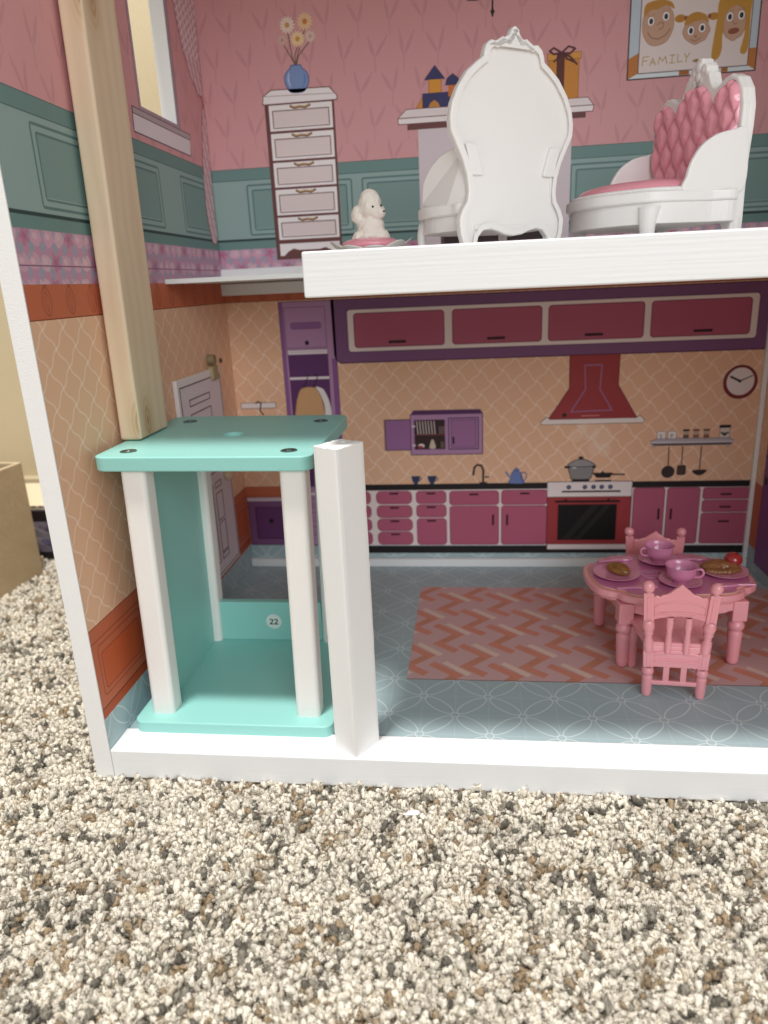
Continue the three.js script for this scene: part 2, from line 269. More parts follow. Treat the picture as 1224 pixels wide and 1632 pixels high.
{                                                                // a child's drawing of three faces with the word FAMILY
  const s = backUp; s.rect(363, 463.2, 432, 512, '#c3cfd9', '#3f3236', 1.0);
  s.poly([[363.4, 447], [371.6, 451], [371.6, 436.2], [363.4, 432.4]], '#c07a3c'); s.poly([[457, 448], [462.8, 448], [462.8, 432.8], [457, 436]], '#c07a3c'); s.poly([[364, 432.4], [371.6, 436], [457, 436], [462.6, 432.4]], '#dfe6ea'); s.rect(404, 412, 432.6, 435.6, '#a9682f'); s.rect(437, 442, 432.6, 435.6, '#a9682f');
  s.rect(371.4, 457, 435.8, 512, '#e8dad7', '#5a4748', 0.6);
  const face = (x, y, rx, ry, eye) => { s.poly(smooth(ring(x, y, rx, ry, 16).map(([a, b]) => [a + rr(-0.5, 0.5), b + rr(-0.5, 0.5)]), 60), '#c9a088', '#a97c62', 0.35); for (const [ex, ey] of eye) { s.oval(ex, ey, 2.6, 3.2, '#fffaf6', '#8b7a72', 0.2); s.oval(ex + 0.1, ey - 0.1, 1.5, 2.1, '#33333f'); } };
  face(385.2, 470, 12.6, 15.2, [[379.5, 472.6], [391, 475.2]]);
  s.poly(smooth([[374, 476], [374.5, 484], [380, 486.5], [388, 487], [395, 484.5], [397, 480], [391, 483], [384, 480.6], [379, 480.4]], 50), '#c08a3c');
  s.line([[384.6, 469.6], [386.8, 471.6], [389.4, 470.6], [389, 467.6], [386, 466.2]], '#9b6f56', 0.6); s.line([[377.4, 464.6], [380.4, 461], [385.6, 459.6], [391.4, 462], [395, 466.4]], '#9b6f56', 0.7);
  s.oval(402.2, 472.8, 4.2, 2.8, '#bd8536'); s.oval(428, 472.4, 4.2, 2.6, '#bd8536'); s.oval(406.6, 472.8, 1.3, 1.7, '#8f4d33'); s.oval(424.6, 472.8, 1.3, 1.7, '#8f4d33');
  face(415.2, 463.6, 10.2, 9.6, [[411, 463.6], [419.6, 465]]);
  s.poly(smooth([[405.8, 468], [408, 474], [414.5, 476.4], [421.6, 474], [424.4, 468.6], [419.6, 470.6], [413, 469.4]], 40), '#c08a3c'); s.oval(415, 459.4, 1.0, 0.8, '#9b6f56'); s.line([[411.2, 457.6], [414.6, 456], [419, 458]], '#9b6f56', 0.6);
  s.poly(smooth([[432, 484], [430.6, 470], [428.4, 444], [433, 442], [436, 448], [437, 462], [452, 462], [450.4, 446], [456, 447], [456, 470], [455.4, 486], [444, 492]], 70), '#c7933f');
  face(444.2, 466.6, 8.8, 12.2, [[440.2, 471], [449, 471.6]]); s.poly(smooth([[434, 474], [436, 484], [444, 489], [452, 484], [454.4, 474], [449, 479], [443, 478]], 40), '#c7933f');
  s.oval(444, 461, 4.0, 1.8, '#98543c', '#6e3a2a', 0.4, 0.12); s.line([[443, 467.6], [444.6, 465.4], [446, 466.4]], '#9b6f56', 0.5);
  for (const [ex, ey] of [[379.5, 472.6], [391, 475.2], [411, 463.6], [419.6, 465], [440.2, 471], [449, 471.6]]) for (const d of [-1.6, 0, 1.6]) s.line([[ex + d, ey + 3.4], [ex + d * 1.5, ey + 5]], '#8a6a4c', 0.25);
  const ink = '#bfa26c', st = (q) => s.line(q, ink, 0.75);
  st([[374.4, 441.4], [374.8, 447.6], [379.2, 447.8]]); st([[374.6, 444.6], [378, 444.8]]); st([[380.6, 441.4], [382.6, 446.2], [384.8, 441.4]]); st([[381.4, 443.2], [384.2, 443.2]]);
  st([[387, 441.8], [388, 446.8], [390.4, 443.6], [392.6, 447], [393.8, 441.8]]); st([[396, 447.4], [400, 447.5]]); st([[398, 447.4], [397.8, 442]]); st([[396, 441.8], [400, 442]]); st([[402.4, 447.6], [402.2, 442.2], [406, 442.4]]); st([[407.4, 447.8], [409.2, 444.8]]); st([[411.4, 448], [409.2, 444.8], [408.8, 441.6]]);
  s.poly(smooth([[414, 442], [417, 443.4], [420, 442.2], [423.4, 443], [421, 441], [416.6, 441]], 24), '#a07c4a');
}
const chandelier = [[251, 486], [254.6, 486], [255.4, 494], [262, 499], [276, 500], [276, 520], [228, 520], [228, 499], [236, 497.6], [246, 499], [250, 494]];
{
  const s = backUp; s.line([[252.8, 486.6], [252.8, 520]], '#2b1c22', 1.4); s.poly([[252.8, 485.6], [254.6, 489.6], [252.8, 492.4], [251, 489.6]], '#2b1c22'); s.line([[230, 502], [233, 499.4], [240, 499], [252.8, 503], [266, 499], [273, 499.4], [276, 502]], '#2b1c22', 1.6); s.oval(252.8, 501, 2.4, 3.2, '#2b1c22'); s.line([[252.8, 470], [252.8, 485]], '#c98184', 0.3);
}

// ---- back wall, ground floor
const backLow = new Sheet(0, 500, 0, 287, 4);
{
  const s = backLow; lattice(s, 0, 500, 0, 290, 20.9, 22.2, 127, 186.5); orangeBand(s, 0, 500, 269.7, 288, Array.from({ length: 20 }, (_, i) => 12 + i * 25));
  s.rect(0, 500, 24, 86.5, C.orange); s.line([[0, 77], [500, 77]], C.orangeDark, 0.6); s.line([[0, 86.5], [500, 86.5]], C.orangeDark, 0.5); tiles(s, 0, 500, 0, 24, 198, 8, 45.4);
}
const wardrobe = R(51.6, 105, 84, 268), upperCab = [[102.4, 268], [103, 216.5], [104.6, 212.4], [108.6, 209.2], [494.6, 209.6], [498, 212], [500, 216], [500, 268]];
{
  const s = backLow;
  s.rect(51.6, 105, 22, 268, C.lilac, '#5b3a63', 0.6); s.rect(52, 55.4, 22, 268, '#8e5d95'); s.rect(100, 105, 22, 214, '#8a5891');
  s.rect(56.4, 96, 225, 262.6, null, C.lilacDark, 0.7); s.round(62.2, 91.4, 242.8, 248.4, 2, '#94629b', C.lilacDark, 0.9); s.oval(76.7, 229.6, 2.0, 2.2, C.black);
  s.rect(57, 96.5, 86, 223, '#603468'); s.rect(57, 96.3, 218.6, 223.2, '#eadfe4', '#6b4d70', 0.4); s.line([[57, 221], [96, 221]], '#b7a4b4', 0.4); s.rect(56.8, 96.5, 194.6, 197.4, '#eadfe4', '#6b4d70', 0.3);
  for (const x of [73.5, 83.2]) { s.line([[x - 1.4, 198], [x + 1, 199], [x + 1.6, 197], [x, 194], [x - 1, 190.6], [x - 4, 187.4]], C.black, 0.8); s.line([[x - 4, 187.4], [x + 5, 187]], C.black, 0.7); }
  s.poly(smooth([[61, 150], [61, 168], [64.6, 181], [69, 186.4], [80, 187], [86, 182], [89, 166], [89.4, 150]], 40), '#d3a577', '#8a5f47', 0.5); s.poly(smooth([[82, 187], [86, 180], [89.5, 168], [90, 150], [96.4, 150], [96, 168], [91, 183], [86, 187]], 40), '#ece6e6', '#7b6a78', 0.5);
  s.poly(upperCab, C.purple, '#3d1d42', 0.8);
  s.round(117, 486.8, 219.4, 258.6, 3.2, '#efe0dd', '#45264a', 0.5);
  for (const [a, b, h] of [[123.3, 208.4, 164], [216.2, 298, 256.5], [304.2, 388.8, 345.2], [395.2, 480.6, 440.8]]) { s.round(a, b, 223.4, 254.8, 3, C.rasp, '#5d1e36', 0.6); s.rect(h - 8.2, h + 8.2, 226.5, 228.9, '#2d0f1a'); }
}
const wallCab = [[148, 122.4], [148, 152.6], [173.6, 152.6], [173.6, 158.4], [177, 161.7], [241.6, 161.4], [244.6, 158], [243.4, 117.6], [173.6, 117.2], [173.6, 122.6]];
{
  const s = backLow; s.rect(147.6, 178, 122, 153.4, '#8b6f60'); s.rect(149, 177.4, 122.6, 152.4, '#9d6c9f', '#5d3a63', 0.6);
  s.poly([[173.8, 157], [177, 161.7], [241.6, 161.5], [244.4, 157]], '#583060', null); s.rect(173.8, 243.8, 117.4, 157.6, C.lilac, '#583060', 0.8); s.rect(177.6, 207.2, 123, 152, '#3a2226', '#583060', 0.6); s.line([[178, 137.4], [207, 137.4]], '#8d4a3c', 0.8);
  for (let i = 0; i < 7; i++) s.line([[181 + i * 2.8, 138.4], [180 + i * 2.8, 150.6]], '#d6c8c4', 1.0); for (let i = 0; i < 5; i++) s.line([[202 + i * 1.3, 138.4], [201.8 + i * 1.3, 145.4]], '#9c8a86', 0.5);
  s.oval(184, 126.4, 3.2, 2.2, '#e8dcda'); s.oval(183, 125.2, 2.6, 1.4, '#a03838'); s.poly(smooth([[192, 124], [193.5, 131], [195, 133], [196.6, 131], [198, 124]], 24), '#cfc2ae'); s.rect(203, 206.4, 124, 130.4, '#6b5a4a');
  s.rect(211, 239.6, 122.6, 153.4, C.lilac, '#583060', 1.0); s.rect(213.4, 237.4, 124.4, 151.6, '#a3709f', '#6b4474', 0.7); s.rect(214.6, 216.4, 128, 135, C.black); s.rect(175, 178.4, 145, 147, '#d9cfd2'); s.rect(175, 178.4, 126, 128, '#d9cfd2');
}
const counter = [[128, 14], [128, 87.6], [306.6, 87.6], [306.6, 14]], counterRight = [[388, 14], [388, 87.6], [498.6, 87.6], [498.6, 14]], oven = R(306.8, 387.8, 17, 88);
{
  const s = backLow; s.rect(96, 498.4, 22, 82, '#ead9d6'); s.rect(96, 498.6, 81.2, 87.4, C.black); s.rect(96, 498.6, 13.4, 21.4, C.black);
  const door = (x0, x1, y0, y1, r = 2.4) => s.round(x0, x1, y0, y1, r, C.rasp, '#6b2440', 0.5), hd = (x, y, w = 9) => s.rect(x - w / 2, x + w / 2, y - 0.9, y + 0.9, '#2d0f1a'), hv = (x, y) => s.rect(x - 1, x + 1, y - 5.6, y + 5.6, '#2d0f1a');
  for (const [a, b] of [[103, 130.6], [136.6, 172.6]]) for (const [y0, y1] of [[66.8, 80.2], [52, 65.2], [37.8, 50.8], [22.8, 36.6]]) { door(a, b, y0, y1, 5); hd((a + b) / 2, y1 - 2.6); }
  for (const [y0, y1] of [[66.8, 80], [52.4, 65.6], [22.6, 51]]) { door(177.2, 207.2, y0, y1, 4); hd(192, y1 - 2.6); }
  door(210.8, 259.6, 65, 79.6, 3.4); hd(235, 76); door(210.8, 259.6, 22.8, 63.8, 3); hv(254, 49); door(262.3, 307, 65, 80, 3.4); hd(285, 76.4); door(262.3, 307, 22.8, 63.8, 3); hv(268, 49);
  door(389.4, 418.6, 24, 80.8, 2.6); door(421, 451.2, 23.6, 80.6, 2.6); hv(414, 54); hv(425.6, 54); for (const [y0, y1] of [[69, 80.4], [56, 67.8], [23.6, 54.8]]) { door(454, 496.2, y0, y1, 2.6); hd(475.4, (y0 > 30 ? (y0 + y1) / 2 - 1 : 46.2), 10); }
  s.rect(307, 387.6, 17.4, 87.8, C.red, '#3b0d12', 0.5); s.rect(306.8, 387.6, 72.4, 87.8, '#ece0de', '#5b4547', 0.5); s.rect(308, 387, 17.2, 22.8, '#ece0de', '#5b4547', 0.4);
  for (const x of [327.5, 342.9, 351.1, 358.9, 367.1]) { s.oval(x, 82.3, 2.2, 2.2, '#2a3050'); s.oval(x, 82.3, 0.8, 0.8, '#7f88a8'); } s.rect(321, 377, 77, 78.6, '#241418'); s.rect(314.6, 376.6, 66.6, 68.6, '#1c0c0e'); s.rect(318, 374, 27.6, 64.4, '#0d0a0b', '#3b0d12', 0.6);
  s.g.globalAlpha = 0.3; s.poly([[322, 28], [330, 28], [358, 64], [350, 64]], '#55504e'); s.poly([[334, 28], [340, 28], [369, 64], [363, 64]], '#55504e'); s.g.globalAlpha = 1; for (const x of [325, 366]) s.oval(x, 69, 1.2, 1.4, '#1c0c0e');
}
const hood = [[324.4, 209.6], [369.6, 209.6], [369.4, 181], [388, 150], [391, 152], [395.2, 147.4], [394, 144.8], [299.8, 145], [298.6, 147], [304.6, 152], [306, 149.6], [324.9, 179]];
{
  const s = backLow; s.poly([[324.4, 209.6], [369.6, 209.6], [369.4, 181], [388.4, 149], [305.6, 149], [324.9, 179]], C.red, '#4d1014', 0.6); s.poly([[338.3, 200], [353.8, 200], [352.9, 177.4], [364.7, 157.6], [327, 156.8], [339.7, 177.8]], null, '#9d6d94', 1.2);
  s.poly([[304.8, 152.2], [307.6, 149.8], [387.4, 149.8], [390.6, 152.2], [395.2, 147.4], [394, 144.8], [299.8, 144.9], [298.5, 147]], '#efe4e0', '#6b4b48', 0.5); s.oval(321.1, 153.8, 1.9, 1.9, C.black); s.line([[337.2, 152.7], [353.1, 152.7]], '#d88c80', 0.9);
  s.g.globalAlpha = 0.26; for (const [x, y, r] of [[345, 138, 9], [357, 131, 10], [350, 121, 6], [360, 119, 6], [338, 141, 5], [333, 134, 6]]) s.oval(x, y, r, r * 1.1, '#f6e3d6'); s.g.globalAlpha = 1;
}
const pot = [[323, 103], [327, 107], [333, 110.4], [336, 113], [340, 113], [343, 110.4], [349, 107.4], [352.4, 104], [348.4, 101], [347.6, 90], [329.4, 90], [327.6, 101]];
const pan = [[349, 95.6], [352, 97.6], [366, 97.4], [379.6, 95.2], [379, 93.8], [367, 93.6], [366.4, 88.6], [353, 88.6]];
{
  const s = backLow; s.poly(smooth([[328, 103.6], [328.6, 94], [330.6, 90.6], [346.6, 90.6], [348.6, 94], [349, 103.6]], 40), '#8b8788', '#3a3436', 0.7); s.poly(smooth([[326.6, 103.4], [331, 108.6], [338, 110.4], [345.6, 108.6], [350.6, 103.6]], 30), '#9a9697', '#3a3436', 0.7); s.oval(338, 111.8, 2.4, 1.4, C.black); s.rect(323, 327.6, 101.4, 103.8, C.black); s.rect(349.2, 352.6, 101.4, 103.8, C.black); s.rect(330, 334, 101.4, 102.6, '#d8d4d4'); s.rect(330, 347, 88, 90, C.black);
  s.poly([[350, 95.6], [353.6, 91.6], [366, 91.6], [368.4, 95.4]], C.black); s.line([[350, 96], [368, 96]], C.black, 1.2); s.line([[367, 95], [379.2, 94.6]], '#4b2a24', 1.5); s.line([[353, 88.6], [367, 88.6]], C.black, 1.4); s.oval(359, 97, 1.4, 1, C.black);
}
const spiceShelf = [[401.6, 126.4], [408, 129.6], [410.6, 129.8], [411, 136.4], [473.6, 141], [473.6, 129], [477.4, 126.4], [476, 122.6], [404, 122.4]];
const utensils = [[413.6, 101], [418.4, 103], [418.6, 122], [449.4, 122], [449.6, 99], [455, 96.4], [449, 92], [442, 96.4], [436.4, 93], [428, 93], [425.6, 92.6], [419.6, 91], [413.8, 94]];
const clock = ring(477.5, 180.5, 14.6, 15.1), kettle = [[265.4, 98], [268, 101.4], [272, 99], [274.6, 103], [277, 102.6], [280, 98], [286.6, 98.4], [286.6, 90], [284, 86.8], [270, 86.8], [270.4, 92]];
const tap = [[234, 104], [236, 107.6], [242, 107.8], [245.6, 104], [246, 87], [242.6, 87], [242, 102.6], [238, 105], [235.6, 98], [233, 96]];
const mugs = [[172.6, 95.6], [199, 95.4], [199, 90], [196, 86.4], [175, 86.6], [172.6, 90]], chest = [[1, 23], [1, 74], [48, 74], [48, 23]], drawerChest = [[56, 23], [56, 78], [96, 78], [96, 23]];
{
  const s = backLow; s.rect(404, 475, 122.2, 124.2, '#5b5558'); s.poly([[401.8, 126.6], [408, 129.2], [473.6, 129], [477.2, 126.2], [476.6, 124], [402.6, 124]], '#b8aeb6', '#57505a', 0.4); s.line([[402, 125.6], [477, 125.4]], '#e6dfe4', 0.8);
  for (const [x, c] of [[411.4, 'S'], [421.2, 'P']]) { s.round(x - 3.8, x + 3.8, 129, 136, 0.8, '#f0e8e6', '#6b5c5c', 0.3); s.text(c, x - 1.7, 130.2, 5, '#2a2024'); }
  for (const [x, c, d] of [[433.7, '#6b5a4c', '#2c2326'], [442.8, '#8f6a5c', '#7b3b34'], [452.1, '#8a5f44', '#6b4a3a']]) { s.rect(x - 2.6, x + 2.6, 129, 135.8, '#c6a894'); s.rect(x - 2.6, x + 2.6, 129, 132.4, c); s.rect(x - 2.9, x + 2.9, 135.8, 137.6, d); }
  s.round(463.8, 472.8, 129, 138.6, 0.8, '#dccdc6', '#6b5c5c', 0.3); s.rect(463.2, 473.2, 138.4, 141, '#211a1e'); s.poly([[465, 134], [468.2, 131], [471.8, 134.2], [468.2, 133]], '#211a1e', '#211a1e', 0.8);
  for (const x of [405, 472]) s.oval(x, 121.6, 1.2, 1.2, '#cfc7cc', '#4a4248', 0.3);
  s.line([[419.1, 121], [419.6, 103]], '#33262a', 0.9); s.oval(419.8, 96.6, 5.8, 5.8, '#3b3030', '#221a1c', 0.5); s.line([[431.6, 121], [431.8, 104]], '#33262a', 0.9); s.round(428.2, 435.8, 93.6, 102.8, 1.6, '#4a3c38', '#221a1c', 0.6); s.line([[448.6, 121], [448.6, 99]], '#33262a', 0.9); s.poly(smooth([[442.6, 97.8], [455, 98], [452.6, 94], [448.6, 92.8], [444.6, 94]], 24), '#33262a');
  s.oval(477.5, 180.5, 14.5, 15.0, '#8e2f32', '#5d1c20', 0.8); s.oval(477.5, 181, 12.4, 12.9, '#ecdcd9', '#4d191d', 0.6); s.line([[469, 185.4], [477, 181.4]], '#1c1519', 1.7); s.line([[477, 181.4], [487.4, 186]], '#1c1519', 0.9); s.oval(477, 181.3, 1.3, 1.3, '#1c1519');
  s.poly(smooth([[273, 99], [271, 92], [270, 87.2], [283.6, 87], [282.8, 92], [280, 98.6]], 30), '#6d80b4', '#3e4c7a', 0.5); s.line([[271.4, 92], [268.4, 96], [266.4, 98.6]], '#6d80b4', 1.6); s.poly(smooth([[281, 97], [285.6, 97.4], [286, 92], [282.6, 89.6]], 20), null, '#4f6096', 0.9); s.oval(276.6, 100.4, 3, 1.6, '#5d70a6'); s.oval(276.6, 102.2, 0.9, 0.9, '#4f6096');
  s.line([[244.2, 86.8], [244.4, 101], [242.4, 105.6], [238.6, 106.4], [235.6, 103.4], [234.6, 96.4]], '#2a2226', 2.0); s.rect(240.4, 248, 86.6, 88.6, '#2a2226'); s.rect(246, 250, 93, 94.4, '#2a2226');
  for (const x of [177.4, 193.6]) { s.poly([[x - 4.4, 95.4], [x + 4.4, 95.4], [x + 3, 90], [x + 1.4, 88.6], [x + 2.8, 86.8], [x - 2.8, 86.8], [x - 1.4, 88.6], [x - 3, 90]], '#2e3a5c', '#1c2440', 0.3); s.line([[x + 4.2, 94], [x + 6, 93], [x + 4, 90.6]], '#2e3a5c', 0.7); }
  s.rect(1.4, 48, 22.8, 71.4, C.purple, '#3d1d42', 0.6); s.rect(0.6, 49, 70.6, 75, '#d6c2cf', '#4b2a50', 0.4); s.round(9, 44, 30, 64, 1, '#6b3d6e', '#47224c', 0.9); s.oval(24.8, 49.4, 2.4, 2.4, C.black);
  s.rect(55, 97, 22.8, 78, C.lilac, '#4b2a50', 0.6); s.rect(54, 98, 77, 79.6, '#e3d5dd'); for (const y of [64, 49, 34]) { s.line([[56, y], [96, y]], C.lilacDark, 0.8); s.round(66, 86, y + 3.4, y + 9, 1.4, null, C.lilacDark, 0.7); }
  s.rect(5, 40.4, 167.6, 173.2, '#e9dede', '#6b4d50', 0.5); s.line([[20.4, 172.6], [22.6, 174.4], [25.6, 173], [24.8, 169.4], [24, 165], [27, 161]], C.black, 1.2);
}

// ---- left wall (depth runs to the left of the sheet: x = -depth)
const leftUp = new Sheet(-326, 0, 287, 600, 4), leftLow = new Sheet(-326, 0, 0, 287, 4);
const hole = [[-184.4, 409], [-251.8, 409.4], [-253, 520], [-184.4, 520]];
const curtain = smooth([[-268, 540], [-272, 508], [-280.8, 476.6], [-289, 462], [-298, 451.9], [-308, 444.8], [-314, 442.6], [-319.6, 444], [-321.4, 452], [-321.6, 471.4], [-324, 505], [-326, 540]], 70);
const curtainTail = smooth([[-318, 436.6], [-313, 425], [-308.4, 411.4], [-301.6, 385], [-298.8, 366], [-299, 345.6], [-304.6, 325], [-312, 322], [-319, 325.6], [-319.6, 350], [-321, 374], [-322.4, 413.9], [-321, 432]], 70);
const sill = [[-166.6, 389.8], [-168, 405.9], [-279, 406.6], [-277, 402.4], [-274.4, 389.8]];
{
  const s = leftUp, motifs = []; for (let j = 0; j < 9; j++) for (let i = -1; i < 13; i++) motifs.push([-8 - i * 27.4 - (j & 1 ? 13.7 : 0), 392 + j * 26.6, 0.9]);
  pinkPaper(s, 600, 384, -326, 0, motifs); floral(s, -326, 0, 287, 317); s.line([[-326, 299], [0, 298]], '#7b5f78', 0.6); wainscot(s, -326, 0, [[-92, -33.6], [-201, -120], [-318, -244]]);
  s.poly([[-180.6, 404], [-257.4, 404.4], [-259, 530], [-180.6, 530]], '#b29aa6', '#7f6873', 0.7);
  s.poly(sill, '#e8dcdf', '#6f565c', 0.8); s.poly([[-168, 401.8], [-168.2, 406], [-279.2, 406.6], [-276.6, 402.2]], '#bda8ad', '#6f565c', 0.7);
  for (const q of [curtain, curtainTail]) { s.poly(q, '#cb99a2', '#9a626e', 0.6); s.g.save(); s.path(q); s.g.clip(); s.g.globalAlpha = 0.75; for (let k = -50; k < 50; k++) { s.line([[-330 + k * 9, 300], [-230 + k * 9, 560]], '#f6e8ea', 2.2); s.line([[-330 + k * 9, 540], [-230 + k * 9, 470]], '#f3e2e5', 1.7); s.line([[-330, 300 + k * 5.4], [-270, 340 + k * 5.4]], '#f0dade', 1.3); } s.g.restore(); s.g.globalAlpha = 1; s.poly(q, null, '#8e5661', 0.7); }
  s.line([[-316.6, 443], [-321, 436]], '#a3444c', 2.2);
}
{
  const s = leftLow; lattice(s, -326, 0, 0, 290, 20.9, 22.3, -10.7, 242.3); orangeBand(s, -326, 0, 269.7, 288.6, Array.from({ length: 13 }, (_, i) => -20.3 - i * 25));
  s.rect(-326, 0, 24.4, 85.9, C.orange); s.rect(-326, 0, 24.4, 31, '#b9522f'); s.line([[-326, 31.2], [0, 31.2]], '#6e2f1e', 0.9); s.line([[-326, 76.6], [0, 76.6]], '#8d3d24', 0.6); s.line([[-326, 85.9], [0, 85.9]], '#7d3521', 0.5);
  for (const [a, b] of [[-66, -7], [-136, -77], [-206, -147], [-276, -217], [-320, -287]]) { s.round(a, b, 38, 72.4, 3, null, '#a34829', 0.8); s.round(a + 3.4, b - 3.4, 41.6, 66.6, 2, '#c7613a', '#9c4326', 0.7); }
  tiles(s, -326, 0, 0, 24.4, -32, 4, 45.4);
}
// ---- floor (sheet y is -z) and right wall
const floorSheet = new Sheet(0, 500, 0, 325, 4), rug = [[184, 98], [500, 98], [500, 266], [184, 266]];
{
  const s = floorSheet; tiles(s, 0, 500, 0, 325, 197.8, 76, 45.4);
  const g = s.g; g.save(); s.path(rug); g.clip(); s.rect(184, 500, 98, 266, '#d3acac');
  // herringbone planks: three joined planks make an orange zigzag, a pale plank runs beside its first
  g.lineJoin = 'miter'; g.lineCap = 'butt';
  for (let c = -1; c < 16; c++) for (let k = -1; k < 4; k++) {
    const x = 178.5 + c * 22.1, y = (c & 1 ? 188.8 : 218.2) - k * 65 + 65;
    s.line([[x + 24.6, y - 14], [x + 10, y - 1.6]], '#bf8d90', 4.6);
    s.line([[x + 10.4, y - 0.6], [x + 29.6, y - 18.6]], '#e6cabb', 5.0);
    s.line([[x + 0.6, y - 2.6], [x + 20.4, y - 19.8], [x + 4.6, y - 36], [x + 19.4, y - 48]], '#d68c76', 7.0);
    s.line([[x + 18, y - 21.6], [x + 8, y - 32.4]], '#ca8a70', 6.4); 
  }
  g.lineJoin = 'round'; g.lineCap = 'round';
  g.globalAlpha = 0.12; for (let y = 98; y < 266; y += 1.1) s.line([[184, y], [500, y]], y % 2.2 < 1 ? '#7a5050' : '#f0d8d4', 0.5); g.globalAlpha = 1; g.restore(); s.line([[184, 98], [500, 98]], '#8b6a70', 0.5);
}
const rightLow = new Sheet(-326, 0, 0, 287, 2), fridge = R(-303, -214, 12, 226);
{
  const s = rightLow; lattice(s, -326, 0, 0, 290, 20.9, 22.3, -10.7, 242.3); orangeBand(s, -326, 0, 269.7, 288.6, []); s.rect(-326, 0, 24, 86.5, C.orange); tiles(s, -326, 0, 0, 24, -32, 4, 45.4);
  s.rect(-303, -214, 12, 226, '#835389', '#40224a', 1); s.line([[-303, 116], [-214, 110]], '#2d1834', 1.6); s.rect(-299, -294, 90, 97, C.black);
}

// ---------------------------------------------------------------- the toy house
const D = 324.2;
const house = thing('dollhouse', 'open-fronted wooden dollhouse with pink upper room and purple kitchen standing on the carpet', 'dollhouse');
{
  const side = new THREE.Shape(R(-334, 0, -18.5, 600).map(([x, y]) => new THREE.Vector2(x * mm, y * mm))); side.holes.push(new THREE.Path(hole.map(([x, y]) => new THREE.Vector2(x * mm, y * mm))));
  const toLeft = (g, x) => g.rotateY(-Math.PI / 2).translate(x * mm, 0, 0);
  const left = part('side_wall', metreUV(toLeft(ext(side, 12, 0.5), 0)), M.whiteMdf, house, 'left side wall with white front edge and a window opening');
  const mu = leftUp.material(0.55), ml = leftLow.material(0.55);
  part('wallpaper', toLeft(leftUp.geo(R(-324, -0.7, 288.4, 599), [hole]), 0.3), mu, left, 'pink paper over green wainscot printed on the left wall');
  part('wallpaper', toLeft(leftLow.geo(R(-324, -0.7, 0.2, 288.4)), 0.3), ml, left, 'peach trellis paper with orange bands on the left wall');
  part('printed_sill', toLeft(leftUp.geo(sill), 0.5), mu, left);
  part('printed_curtain', toLeft(leftUp.geo(curtain.map(([x, y]) => [Math.max(x, -323.8), y])), 0.5), mu, left, 'printed checked pink curtain');
  part('printed_curtain', toLeft(leftUp.geo(curtainTail.map(([x, y]) => [Math.max(x, -323.8), y])), 0.5), mu, left, 'lower half of the printed checked curtain');

  const back = part('back_wall', metreUV(bx(-12, 512, -18.5, 600, -334, -D, 0)), M.whiteMdf, house);
  back.userData.label = 'back wall with printed paper of a pink room and a kitchen';
  const bu = backUp.material(0.55), bl = backLow.material(0.55), atBack = (g, d) => g.translate(0, 0, (-D + d) * mm);
  part('wallpaper', atBack(backUp.geo(R(0.4, 499.6, 288.4, 599)), 0.3), bu, back, 'pink leafy paper over green wainscot on the back wall');
  part('wallpaper', atBack(backLow.geo(R(0.4, 499.6, 0.2, 288.4)), 0.3), bl, back, 'peach trellis paper with a printed kitchen');
  for (const [n, o, l] of [['printed_dresser', dresser, 'tall white chest of five drawers printed on the wall'], ['printed_vase', smooth(vase, 60), 'blue vase printed on the wall'], ['printed_flowers', bouquet], ['printed_toy_blocks', blocks], ['printed_fireplace', mantel], ['printed_gift_box', gift], ['printed_picture', picture, 'drawing of three faces with the word FAMILY'], ['printed_chandelier', chandelier]])
    part(n, atBack(backUp.geo(o), n === 'printed_toy_blocks' || n === 'printed_gift_box' ? 0.7 : 0.5), bu, back, l);
  for (const [n, o, l] of [['printed_wardrobe', wardrobe, 'tall lilac cupboard printed on the wall'], ['printed_wall_cupboards', upperCab, 'row of four raspberry doors in a purple frame'], ['printed_crockery_cupboard', wallCab], ['printed_counter', counter], ['printed_counter', counterRight], ['printed_oven', oven, 'red oven with black window'], ['printed_range_hood', hood, 'red range hood'], ['printed_cooking_pot', smooth(pot, 60)], ['printed_frying_pan', pan], ['printed_spice_shelf', spiceShelf], ['printed_ladles', utensils], ['printed_clock', clock], ['printed_kettle', kettle], ['printed_tap', tap], ['printed_mugs', mugs], ['printed_chest', chest], ['printed_chest', drawerChest]])
    part(n, atBack(backLow.geo(o), /pot|pan$|hood|kettle|tap|mugs|ladles/.test(n) ? 0.7 : 0.5), bl, back, l);

  const right = part('side_wall', metreUV(bx(500, 512, -18.5, 600, -D, 0, 0.5)), M.whiteMdf, house, 'right side wall'), mr = rightLow.material(0.55);
  part('wallpaper', toLeft(rightLow.geo(R(-323.8, -0.7, 0.2, 287)), 499.7), mr, right);
  part('printed_fridge', toLeft(rightLow.geo(fridge), 499.5), mr, right, 'purple fridge printed on the right wall');

  const floor = part('floor_panel', metreUV(bx(0, 500, -18.5, 0, -D, -25, 0)), M.whiteMdf, house), mf = floorSheet.material(0.42);
  const onFloor = (g, y) => g.rotateX(-Math.PI / 2).translate(0, y * mm, 0);
  part('tile_print', onFloor(floorSheet.geo(R(0.4, 499.6, 25, 324)), 0.3), mf, floor, 'grey-blue floor sheet with rings of white petals');
  part('printed_rug', onFloor(floorSheet.geo([[184, 98], [499.4, 98], [499.4, 266], [184, 266]]), 0.5), mf, floor, 'pink rug with orange zigzags printed on the floor');

  const streaked = (g) => metreUV(g, 1);
  part('front_rail', streaked(bx(0.2, 512, -18.5, 2.2, -24.9, -0.1, 1.0)), M.white, house, 'white rail along the bottom front edge');
  part('upper_front_rail', streaked(bx(150, 512, 275.3, 297.3, -21, 0, 1.0)), M.white, house, 'thick white rail along the front of the upper floor');
